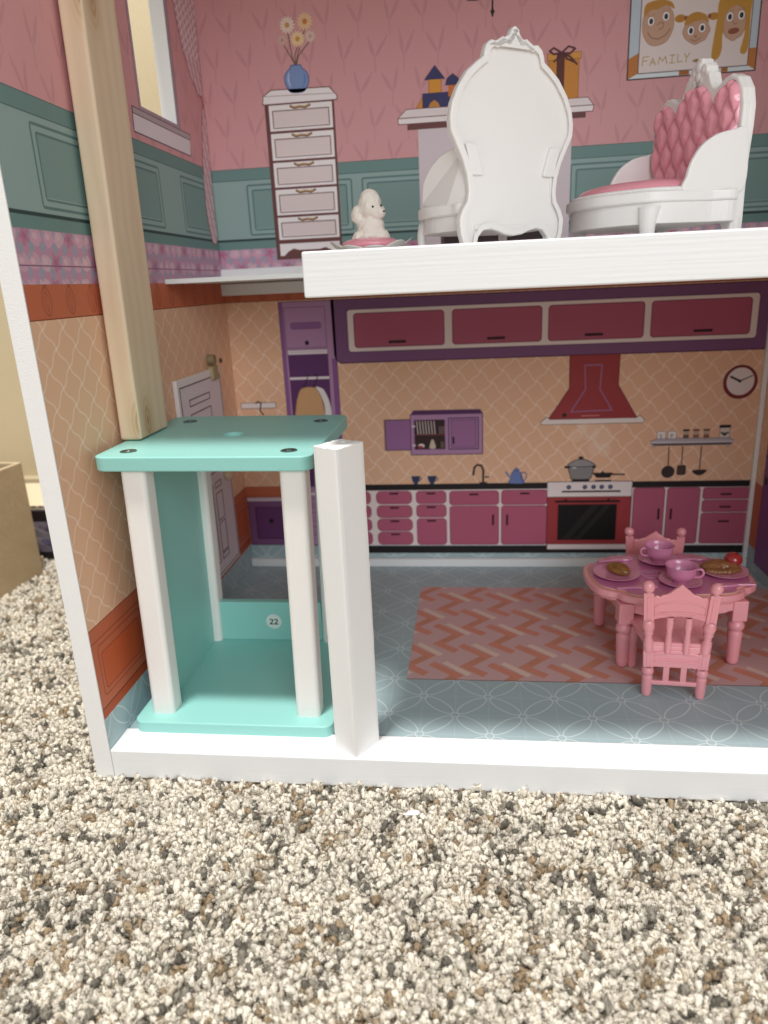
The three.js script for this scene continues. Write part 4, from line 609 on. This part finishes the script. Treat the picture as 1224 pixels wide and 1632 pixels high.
// ---------------------------------------------------------------- kitchen table and chairs
const ty = 58.6, tAng = 0.082, tC = [380.6, -159.6];                       // table top height, turn, centre (mm)
const onTable = (u, w, y = ty + 1.7) => { const c = Math.cos(tAng), s = Math.sin(tAng); return [(tC[0] + u * c + w * s) * mm, y * mm, (tC[1] - u * s + w * c) * mm]; };
function turnedLeg(h, prof) { return lathe(prof.map(([r, t]) => [r, t * h]), 24); }
{
  const table = thing('dining_table', 'pink plastic toy dining table with scalloped top and turned legs on the zigzag rug', 'table', [tC[0] * mm, 0.0007, tC[1] * mm], tAng);
  const top = smooth([[0, -42.6], [30, -42], [42, -37], [46, -30.6], [52, -27.6], [58.6, -20], [61.6, 0], [58.6, 20], [52, 27.6], [46, 30.6], [42, 37], [30, 42], [0, 42.6], [-30, 42], [-42, 37], [-46, 30.6], [-52, 27.6], [-58.6, 20], [-61.6, 0], [-58.6, -20], [-52, -27.6], [-46, -30.6], [-42, -37], [-30, -42]], 130);
  part('tabletop', ext(shp(top), 5.6, 1.6, 6, 5).rotateX(-Math.PI / 2).translate(0, 52.6 * mm, 0), M.furniturePink, table);
  part('moulding', ext(shp(top.map(([x, y]) => [x * 0.955, y * 0.94])), 3.4, 1.0, 6, 3).rotateX(-Math.PI / 2).translate(0, 50.2 * mm, 0), M.furniturePink, table);
  const wave = (a, w, y0, dip) => { const pts = [[-a, 51], [a, 51]]; for (let i = 0; i <= 40; i++) { const t = i / 40, x = a - 2 * a * t, q = Math.sin(t * Math.PI); pts.push([x, y0 - dip * (Math.pow(q, 3) - 0.25 * Math.sin(t * Math.PI * 6) ** 2)]); } return shp(pts); };
  for (const s of [-1, 1]) {
    part('apron', ext(wave(42, 0, 43.4, 5.6), 2.4, 0.4, 4, 2).translate(0, 0, (s * 36.6 - 1.2) * mm), M.furniturePink, table);
    part('apron', ext(wave(26, 0, 43, 3), 2.2, 0.4, 4, 2).rotateY(Math.PI / 2).translate((s * 43.6 - 1.1) * mm, 0, 0), M.furniturePink, table);
  }
  const prof = [[0.01, 0], [3.1, 0], [4.1, 0.03], [4.5, 0.08], [4.6, 0.2], [5.1, 0.44], [5.3, 0.5], [4.5, 0.51], [4.5, 0.54], [5.5, 0.56], [6.0, 0.6], [5.6, 0.64], [4.7, 0.66], [4.6, 0.7], [5.4, 0.72], [5.4, 0.73], [5.4, 0.98], [0.01, 0.98]];
  for (const sx of [-1, 1]) for (const sz of [-1, 1]) part('leg', merge([turnedLeg(52, prof).translate(sx * 40.4 * mm, 0, sz * 33.4 * mm), bx(sx * 40.4 - 5.4, sx * 40.4 + 5.4, 36, 52, sz * 33.4 - 5.4, sz * 33.4 + 5.4, 1)]), M.furniturePink, table);
  const trayPts = smooth([[0, -39.6], [28, -39.2], [37, -36], [40, -30], [48, -25.6], [54.6, -18], [57.6, 0], [54.6, 18], [48, 25.6], [40, 30], [37, 36], [28, 39.2], [0, 39.6], [-28, 39.2], [-37, 36], [-40, 30], [-48, 25.6], [-54.6, 18], [-57.6, 0], [-54.6, -18], [-48, -25.6], [-40, -30], [-37, -36], [-28, -39.2]], 130);
  const tray = thing('serving_tray', 'shiny mauve tray covering the top of the pink toy table', 'tray', [tC[0] * mm, (ty + 0.05) * mm, tC[1] * mm], tAng);
  part('tray_sheet', ext(shp(trayPts), 1.5, 0.5, 6, 3).rotateX(-Math.PI / 2).translate(0, 0, 0), M.mauve, tray);
  part('pale_edge', tube(trayPts.map(([x, z]) => [x, 0.7, z]), 0.42, 260, 6, true), mat('#e2b78f', 0.35), tray);
}
const chairSpots = [[0.3694, -0.0828, Math.PI - 0.084, 'pink toy chair with slatted back, nearest the viewer in front of the table'], [0.3866, -0.222, -0.05, 'pink toy chair on the far side of the table, only its crest showing']];
const makeChair = ([x, z, turn, label], lift) => {
  const c = thing('dining_chair', label, 'chair', [x, lift, z], turn), m = M.furniturePink;
  const lean = (y) => y < 24 ? 17.4 : 17.4 + (y - 24) * 0.062, postProf = [[0.01, 0], [2.6, 0], [3.1, 0.4], [3.4, 4], [3.6, 14], [3.6, 15.4], [3.0, 15.8], [3.6, 16.8], [4.2, 18.4], [3.8, 20.4], [3.2, 21.2], [3.2, 22]];
  const upProf = [[3.0, 33.6], [3.3, 34.4], [3.5, 41], [3.0, 41.8], [3.5, 42.6], [2.5, 43.8], [2.7, 46.6], [3.6, 48], [2.9, 49.2], [3.6, 50.4], [4.2, 53.4], [3.7, 56.4], [2.9, 57.6]], ballProf = [[2.2, 76.8], [2.6, 77.6], [2.0, 78.4], [3.4, 79.4], [4.1, 82], [3.4, 84.8], [1.8, 86.2], [0.01, 86.5]];
  for (const s of [-1, 1]) {
    const g = merge([lathe(postProf, 20), lathe(upProf, 20), lathe(ballProf, 20), bx(-3.4, 3.4, 21.6, 34.2, -1.9, 1.9, 0.5), bx(-3.3, 3.3, 56.6, 77.6, -1.7, 1.7, 0.5), bx(-1.3, 1.3, 23.6, 32.4, -2.3, -1.8, 0.2), bx(-1.2, 1.2, 59.4, 75, -2.1, -1.6, 0.2)]), p = g.attributes.position;
    for (let i = 0; i < p.count; i++) { const y = p.getY(i) / mm; p.setX(i, p.getX(i) + s * lean(y) * mm); p.setZ(i, p.getZ(i) - Math.max(0, y - 30) * 0.05 * mm); } part('back_post', g, m, c);
    const f = turnedLeg(34, [[0.01, 0], [2.4, 0], [3.0, 0.03], [3.2, 0.4], [3.8, 0.5], [3.0, 0.54], [3.6, 0.7], [3.4, 0.98], [0.01, 1]]); part('front_leg', f.translate(s * 22.6 * mm, 0, 38 * mm), m, c);
  }
  const crest = [[-17.6, 57.4], [-12, 59.2], [0, 61], [12, 59.2], [17.6, 57.4], [17.6, 74], [15.6, 75.4], [13.4, 74.6], [11.4, 75.8], [9, 76.4], [7, 77.6], [5.2, 79.4], [2.6, 81.4], [0, 84], [-2.6, 81.4], [-5.2, 79.4], [-7, 77.6], [-9, 76.4], [-11.4, 75.8], [-13.4, 74.6], [-15.6, 75.4], [-17.6, 74]];
  const back = (g) => g.translate(0, 0, -1.8 * mm);
  part('crest', back(merge([ext(shp(crest), 2.6, 0.5, 4, 2), tube([[-15.6, 61.4, -0.1], [-8, 63, -0.1], [0, 63.6, -0.1], [8, 63, -0.1], [15.6, 61.4, -0.1]], 0.6, 30, 6), tube([[-15.6, 61.4, -0.1], [-15.8, 67.4, -0.1], [-8, 70.6, -0.1], [0, 71.6, -0.1], [8, 70.6, -0.1], [15.8, 67.4, -0.1], [15.6, 61.4, -0.1]], 0.6, 50, 6), ...Array.from({ length: 17 }, (_, i) => new THREE.SphereGeometry(0.62 * mm, 7, 5).translate((-13.6 + i * 1.7) * mm, (64.6 - Math.abs(i - 8) * 0.16) * mm, 0))])), m, c);
  part('lower_rail', back(merge([ext(shp([[-15, 22.6], [15, 22.6], [15, 33], [8, 34.8], [0, 35.4], [-8, 34.8], [-15, 33]]), 2.4, 0.4, 4, 2), bx(-14, 14, 26.2, 27.4, -0.6, 0.2, 0.3), bx(-14, 14, 28.6, 29.4, -0.4, 0.2, 0.2), tube([[-14, 31.6, 0], [0, 33.4, 0], [14, 31.6, 0]], 0.5, 20, 6)])), m, c);
  for (const x of [-5.6, 5.6]) { part('spindle', lathe([[2.2, 34], [2.3, 45], [1.8, 45.8], [2.3, 47], [1.7, 48.2], [2.3, 49.4], [1.9, 50.4], [2.5, 53], [2.3, 60.4]], 16).translate(x * 1.05 * mm, 0, -1.4 * mm), m, c); part('lower_slat', bx(x - 2, x + 2, 11.6, 23, -1.5, 0.6, 0.4), m, c); }
  part('stretcher', bx(-16, 16, 8.6, 11.8, -1.7, 0.9, 0.6), m, c);
  part('seat', ext(shp([[-18, 1], [18, 1], [27, -40], [20, -43], [0, -44.6], [-20, -43], [-27, -40]]), 3.4, 1.0, 4, 3).rotateX(-Math.PI / 2).translate(0, 37.6 * mm, 0), m, c);
  part('seat_rail', ext(shp([[-17, 1], [17, 1], [25, -39], [-25, -39]]), 4.6, 0.4, 4, 2).rotateX(-Math.PI / 2).translate(0, 33.4 * mm, 0), m, c);
  return c;
};
makeChair(chairSpots[0], 0.0006); makeChair(chairSpots[1], 0.0007).scale.set(1, 0.85, 1);

// ---- what is laid on the tray
{
  const plateG = lathe([[0, 0], [10, 0], [11, 0.8], [16.6, 2.0], [17.4, 2.5], [17.2, 2.9], [16.2, 2.7], [11, 1.6], [0, 1.3]], 48);
  const set = (name, label, cat, u, w, y, turn = 0, group) => thing(name, label, cat, onTable(u, w, y), turn, group);
  const y0 = ty + 1.6;
  const pl = set('plate', 'round mauve plate under the brown roll, at the left end of the tray', 'plate', -38.4, 1.0, y0); part('dish', plateG, M.mauveLight, pl);
  const pr = set('plate', 'round mauve plate under the golden loaf, at the right end of the tray', 'plate', 41.6, 2.6, y0); part('dish', plateG, M.mauveLight, pr);
  const crumb = (a, b) => { const t = dataTex(128, (u, v) => { const k = 0.5 + 0.6 * fbm(u * 6, v * 6, 3.3, 3); return [0, 1, 2].map((i) => a[i] + (b[i] - a[i]) * k); }, null, true); return t; };
  const rollMat = mat('#ffffff', 0.28, { map: crumb([0.42, 0.26, 0.12], [0.66, 0.46, 0.2]), clearcoat: 0.4, clearcoatRoughness: 0.15 }), goldMat = mat('#ffffff', 0.3, { map: crumb([0.42, 0.25, 0.15], [0.66, 0.46, 0.27]), clearcoat: 0.5, clearcoatRoughness: 0.15 });
  const roll = set('bread_roll', 'small glossy brown bread roll on the left plate', 'bread roll', -36.6, -0.4, y0 + 1.4, 0.6);
  { const g = new THREE.SphereGeometry(1, 36, 24).scale(6.4 * mm, 5 * mm, 10.6 * mm), p = g.attributes.position; for (let i = 0; i < p.count; i++) { const y = p.getY(i) / mm, z = p.getZ(i) / mm; p.setY(i, (Math.max(y, -2.6) - (y > 2 ? 0.5 * Math.pow(Math.max(0, Math.cos(z * 1.5)), 6) : 0)) * mm); } g.computeVertexNormals(); part('crust', g.translate(0, 2.9 * mm, 0), rollMat, roll); }
  const loaf = set('loaf', 'golden toy loaf with ragged front edge on the right plate', 'bread', 39.0, 1.0, y0 + 1.4, 0.05);
  part('crust', skin([[-9, 4, -1, 5], [-4, 4.6, -2, 5.6], [1, 4.8, -3, 5.6], [6, 4.2, -2, 5], [10, 3.4, 1, 4], [-10, 2.2, 5, 2.6], [-6.6, 2, 6.4, 2.6], [-3, 2.2, 7, 2.6], [0.6, 2, 7, 2.6], [4, 2.2, 6.6, 2.6], [8, 2, 5.6, 2.6], [12, 2, 4, 2.4]], 54, 1.1, 0.5).scale(1, 0.72, 1), goldMat, loaf);
  const tom = set('tomato', 'shiny red toy tomato beside the golden loaf', 'tomato', 50.4, -3.4, y0 + 3.0); part('skin', new THREE.SphereGeometry(1, 32, 22).scale(6.6 * mm, 5.8 * mm, 6.6 * mm).translate(0, 5 * mm, 0), mat('#a12a2b', 0.15, { clearcoat: 0.8, clearcoatRoughness: 0.06 }), tom);
  const cupG = lathe([[0, 0.8], [4, 0.4], [5, 0], [5.6, 0.6], [5.4, 1.4], [8.2, 3.4], [10, 6.4], [10.6, 10], [10.9, 11.6], [11.6, 12.8], [11.2, 13.3], [10.2, 12.4], [9.6, 10], [9, 6.6], [7, 3.8], [4, 2.4], [0, 2.2]], 44), saucerG = lathe([[0, 0], [8, 0], [9, 0.8], [14.4, 2.2], [15.6, 2.9], [15.2, 3.3], [13.8, 2.9], [8.6, 1.6], [0, 1.2]], 44);
  for (const [u, w, turn, where] of [[1.2, -23.4, Math.PI + 0.2, 'at the back of the tray'], [3.2, 19.6, -0.3, 'at the front of the tray, just behind the near chair']]) {
    const sa = set('saucer', 'round mauve saucer ' + where, 'saucer', u, w, y0); part('dish', saucerG, M.mauveLight, sa);
    const cu = set('teacup', 'mauve toy teacup ' + where, 'teacup', u, w, y0 + 1.25, turn); part('bowl', cupG, M.mauveLight, cu); part('handle', tube([[9.8, 10.4, 0], [13.4, 11, 0], [15, 8.6, 0], [13.6, 5.6, 0], [8.6, 4.2, 0]], 0.95, 28, 8), M.mauveLight, cu);
  }
  const forkG = (kind) => { const pts = kind ? [[-15, 1.1], [-2, 0.9], [2, 0.9], [5, 2.6], [9, 3.2], [13, 2.2], [14.4, 0], [13, -2.2], [9, -3.2], [5, -2.6], [2, -0.9], [-2, -0.9], [-15, -1.6]] : [[-15, 1.8], [-3, 1.0], [0, 2.0], [6, 2.8], [14, 2.6], [14, 1.5], [8, 1.4], [8, 0.7], [14, 0.6], [14, -0.6], [8, -0.7], [8, -1.4], [14, -1.5], [14, -2.6], [6, -2.8], [0, -2.0], [-3, -1.0], [-15, -1.8]]; return ext(shp(pts), 1.6, 0.5, 4, 2).rotateX(-Math.PI / 2); };
  for (const [u, w, turn, k, label] of [[-30.4, 27, 0.06, 0, 'mauve toy fork lying at the front left of the tray'], [38.6, 27.4, Math.PI + 0.02, 0, 'mauve toy fork lying at the front right of the tray'], [-31, -27.4, 0.16, 1, 'mauve toy spoon lying at the back left of the tray'], [25.8, -24.4, 0.02, 1, 'mauve toy spoon lying at the back right of the tray']]) { const c = set(k ? 'spoon' : 'fork', label, k ? 'spoon' : 'fork', u, w, y0, tAng + turn); part(k ? 'spoon_piece' : 'fork_piece', forkG(k), M.mauveLight, c); }
  for (const [u, w] of [[-12, 2]]) { const d = set('lace_ornament', 'raised lace ornament in the middle of the mauve tray', 'tray ornament', u, w, y0); const o = []; for (let i = 0; i < 20; i++) { const a = i / 20 * 6.283; o.push(new THREE.TorusGeometry(2.0 * mm, 0.4 * mm, 6, 14).rotateX(Math.PI / 2).translate(Math.cos(a) * 8 * mm, 0.3 * mm, Math.sin(a) * 5.6 * mm)); } part('lace', merge(o), M.mauveLight, d); }
}

// ---------------------------------------------------------------- the room: carpet, wall, boxes behind
const CY = -19.2;                                                            // carpet tops, mm
{
  const weave = dataTex(256, (u, v) => { const k = 0.5 + 0.5 * fbm(u * 18, v * 18, 1.1, 3), d = fbm(u * 7, v * 7, 8.1, 2) > 0.16 ? 0.6 : 1; return [0.62 * d + 0.12 * k, 0.56 * d + 0.12 * k, 0.47 * d + 0.12 * k]; }, [60, 60], true);
  const base = new THREE.PlaneGeometry(3, 3, 1, 1).rotateX(-Math.PI / 2).translate(0, (CY - 6.5) * mm, 0); const carpet = part('carpet', base, mat('#ffffff', 0.95, { map: weave }), scene);
  carpet.userData.kind = 'structure'; carpet.userData.label = 'speckled cream, tan and grey cut-pile carpet under the dollhouse';
  // yarn ends: bent, rounded, slightly twisted pegs
  const peg = (seed) => {
    const g = new THREE.CapsuleGeometry(1.2, 6.6, 5, 11, 9), p = g.attributes.position, Lh = 4.5;
    const bend = (x, y, z) => { const t = Math.max(0, (y + Lh) / (2 * Lh)); return [x + 2.4 * t * t * Math.sin(seed * 3), y, z + 2.4 * t * t * Math.cos(seed * 5)]; };
    for (let i = 0; i < p.count; i++) { let x = p.getX(i), y = p.getY(i), z = p.getZ(i); const t = (y + Lh) / (2 * Lh), fat = 0.85 + 0.3 * t, q = fat * (1 + 0.13 * Math.cos(2 * Math.atan2(z, x) + y * 1.3) + 0.34 * fbm(x * 0.7 + seed * 7, y * 0.7, z * 0.7, 2)); const v = bend(x * q, y + 0.5 * noise.noise(x, z, seed), z * q); p.setXYZ(i, v[0] * mm, v[1] * mm, v[2] * mm); }
    g.deleteAttribute('uv'); g.deleteAttribute('normal'); const m = mergeVertices(g); m.computeVertexNormals();
    // loose fibres standing off the yarn
    const P = [], N = [], c = new THREE.Vector3(), d = new THREE.Vector3(), w = new THREE.Vector3(), n = new THREE.Vector3();
    for (let i = 0; i < 130; i++) {
      const a = rnd() * 6.283, y = rr(-2.6, 4.7), top = Math.max(0, y - 2.8) / 1.9, r = 1.2 * Math.sqrt(Math.max(0.03, 1 - top * top)), b = bend(Math.cos(a) * r, y, Math.sin(a) * r); c.set(...b);
      n.set(Math.cos(a), 0.25 + 1.6 * top, Math.sin(a)).normalize(); d.copy(n).multiplyScalar(0.8).add(w.set(rr(-0.9, 0.9), rr(-0.1, 1.4), rr(-0.9, 0.9))).normalize().multiplyScalar(rr(0.6, 1.7)); w.crossVectors(d, n); if (w.length() < 0.05) w.set(1, 0, 0); w.normalize().multiplyScalar(0.095);
      const q = c.clone().addScaledVector(n, -0.35), mid = c.clone().addScaledVector(d, 0.55).addScaledVector(n, 0.15), e2 = c.clone().add(d).add(new THREE.Vector3(rr(-0.4, 0.4), rr(-0.5, 0.2), rr(-0.4, 0.4)));
      const q1 = q.clone().add(w), q2 = q.clone().sub(w), m1 = mid.clone().addScaledVector(w, 0.8), m2 = mid.clone().addScaledVector(w, -0.8);
      for (const v of [q1, q2, m1, m1, q2, m2, m1, m2, e2]) { P.push(v.x * mm, v.y * mm, v.z * mm); N.push(n.x * 0.6, n.y * 0.6 + 0.5, n.z * 0.6); }
    }
    const f = new THREE.BufferGeometry(); f.setAttribute('position', new THREE.Float32BufferAttribute(P, 3)); f.setAttribute('normal', new THREE.Float32BufferAttribute(N, 3));
    const o = mergeGeometries([m.toNonIndexed(), f]); o.setAttribute('uv', new THREE.BufferAttribute(new Float32Array(o.attributes.position.count * 2), 2)); return o;
  };
  const spots = [], inHouse = (x, z) => x > -11 && x < 520 && z < -5 && z > -340;
  const put = (x0, x1, z0, z1, step) => { for (let x = x0; x < x1; x += step) for (let z = z0; z < z1; z += step) { const a = x + rr(-0.5, 0.5) * step * 1.3, b = z + rr(-0.5, 0.5) * step * 1.3; if (!inHouse(a, b)) spots.push([a, b]); } };
  put(-120, 470, -6, 190, 2.35); put(-460, -8, -440, -6, 2.6); put(-460, -120, -6, 60, 3.0);
  const yarn = mat('#ffffff', 0.95, { sheen: 0.35, sheenRoughness: 0.7, sheenColor: new THREE.Color(1, 0.97, 0.9) });
  const kinds = 4, lists = Array.from({ length: kinds }, () => []); spots.forEach((s, i) => lists[Math.floor(rnd() * kinds)].push(s));
  const m4 = new THREE.Matrix4(), q = new THREE.Quaternion(), e = new THREE.Euler(), col = new THREE.Color();
  lists.forEach((list, k) => {
    const im = new THREE.InstancedMesh(peg(k + 1), yarn, list.length); im.name = numbered('carpet_pile'); im.userData.kind = 'stuff'; im.userData.label = 'short curled yarn ends of the speckled carpet'; im.castShadow = im.receiveShadow = true;
    list.forEach(([x, z], i) => {
      const lump = fbm(x * 0.045, z * 0.045, 4.2, 2), lean = 0.85;
      const la = 9 * noise.noise(x * 0.06, z * 0.06, 1.5) + rr(-0.9, 0.9), lt = rr(0.45, 1.5), side = new THREE.Vector3(Math.cos(la), 0, Math.sin(la)); q.setFromAxisAngle(side, lt).multiply(new THREE.Quaternion().setFromAxisAngle(new THREE.Vector3(0, 1, 0), rr(0, 6.28))); const s = rr(0.8, 1.5);
      m4.compose(new THREE.Vector3(x * mm, (CY - 3.4 + rr(-1.3, 0.7) + 1.8 * lump + (z < 5 && x > -18 ? rr(0, 2.2) : 0)) * mm, z * mm), q, new THREE.Vector3(s, s * rr(0.8, 1.15), s)); im.setMatrixAt(i, m4);
      // colour: cream with clusters of grey-brown and of tan
      const a = 0.62 * noise.noise(x * 0.10, z * 0.10, 2.7) + 0.75 * noise.noise(x * 0.34, z * 0.34, 5.1) + rr(-0.34, 0.34), b = noise.noise(x * 0.10 + 40, z * 0.10, 9.3) + 0.5 * noise.noise(x * 0.33, z * 0.33, 1.9) + rr(-0.3, 0.3), v = rr(0.88, 1.08) * (1 + 0.16 * lump);
      if (a > 0.46) col.setRGB(0.15 * v, 0.134 * v, 0.108 * v); else if (a > 0.38) col.setRGB(0.29 * v, 0.26 * v, 0.21 * v); else if (b > 0.50) col.setRGB(0.36 * v, 0.265 * v, 0.165 * v); else if (b > 0.38) col.setRGB(0.58 * v, 0.50 * v, 0.39 * v); else col.setRGB(0.80 * v, 0.735 * v, 0.62 * v);
      im.setColorAt(i, col);
    });
    carpet.add(im);
  });
  // a white scrap lying on the pile
  const scrap = part('plastic_scrap', ext(shp(smooth([[-5, -0.6], [-2.6, 0.5], [-0.4, 1.7], [3.4, 1.9], [5, 0.6], [4, -1], [0.6, -1.2], [-2.4, -1.0]], 40)), 0.7, 0.2, 4, 2).rotateX(-1.2), M.paperWhite, scene); scrap.position.set(0.196, -0.0168, 0.0235); scrap.rotation.y = 0.1;
  tag(scrap, 'tiny white scrap lying on the carpet in front of the dollhouse', 'scrap');
}
{
  const wall = part('room_wall', metreUV(new THREE.BoxGeometry(2.4, 2.0, 0.08).translate(-0.35, 0.97, -0.60)), paint('#c9b998', 0.8, 0.0003, orangePeel), scene); wall.userData.kind = 'structure'; wall.userData.label = 'plain tan wall of the room behind the dollhouse';
  const base = part('baseboard', bx(-1500, 500, -30, 42, -560, -545, 3), mat('#c9b998', 0.6), scene); base.userData.kind = 'structure'; base.userData.label = 'tan baseboard along the foot of the room wall';
  const fibre = dataTex(256, (u, v) => { const k = fbm(u * 5, v * 7, 2.2, 3) * 0.025 + fbm(u * 40, v * 40, 6.1, 2) * 0.02; return [0.68 + k, 0.595 + k, 0.475 + k]; }, [6, 6], true);
  const card = mat('#ffffff', 0.85, { map: fibre }), edge = mat('#d9c7a4', 0.9);
  // open-topped cardboard box at the left edge
  const box = thing('cardboard_box', 'open brown cardboard box at the left edge with its pale rim showing', 'cardboard box', [-0.258, CY * mm, -0.347], -0.06);
  const H = 130, T = 4, W = 320, L = 260;
  for (const [n, x0, x1, z0, z1] of [['side_wall', -T, 0, 0, L], ['side_wall', -W, -W + T, 0, L], ['end_wall', -W + T + 0.2, -T - 0.2, 0, T], ['end_wall', -W + T + 0.2, -T - 0.2, L - T, L]]) { const w = part(n, metreUV(bx(x0, x1, 0, H, z0, z1, 0.8)), card, box); part('cut_edge', bx(x0 + 0.4, x1 - 0.4, H + 0.02, H + 0.7, z0 + 0.4, z1 - 0.4, 0.3), edge, w); }
  part('bottom', metreUV(bx(-W + T, -T, 0.4, 3, T, L - T, 0)), card, box);
  // low flat carton behind it
  const pack = thing('flat_carton', 'low carton with a plain tan top and a dark printed front, behind the cardboard box', 'carton', [-0.30, CY * mm, -0.388], 0.02);
  part('carton_body', metreUV(bx(-240, 150, 0, 68, -104, 0, 0.8)), mat('#e6d8b8', 0.8), pack);
  const c = document.createElement('canvas'); c.width = 1024; c.height = 192; const g = c.getContext('2d'); g.fillStyle = '#4a4450'; g.fillRect(0, 0, 1024, 192);
  for (let i = 0; i < 160; i++) { const x = rnd() * 1024, y = 52 + rnd() * 104, k = rnd(); g.globalAlpha = 0.5; g.fillStyle = k < 0.3 ? '#8d8795' : k < 0.6 ? '#a9a3a6' : k < 0.8 ? '#3e3b6a' : '#6c6270'; g.beginPath(); g.ellipse(x, y, 10 + rnd() * 40, 4 + rnd() * 16, rnd(), 0, 7); g.fill(); }
  g.globalAlpha = 1; g.fillStyle = '#1d181b'; g.fillRect(0, 166, 1024, 26); g.fillStyle = '#241d20'; g.fillRect(0, 20, 1024, 36); g.fillStyle = '#b9ad98'; g.fillRect(0, 0, 1024, 14); g.fillStyle = '#3a3134'; for (let x = 0; x < 1024; x += 24) g.fillRect(x, 0, 12, 6);
  const t = new THREE.CanvasTexture(c); t.colorSpace = THREE.SRGBColorSpace;
  part('printed_front', new THREE.PlaneGeometry(0.388, 0.0672).translate(-0.045, 0.034, 0.0003), mat('#ffffff', 0.4, { map: t }), pack, 'dark front with blurred grey and blue print');
}

renderer.render(scene, camera);
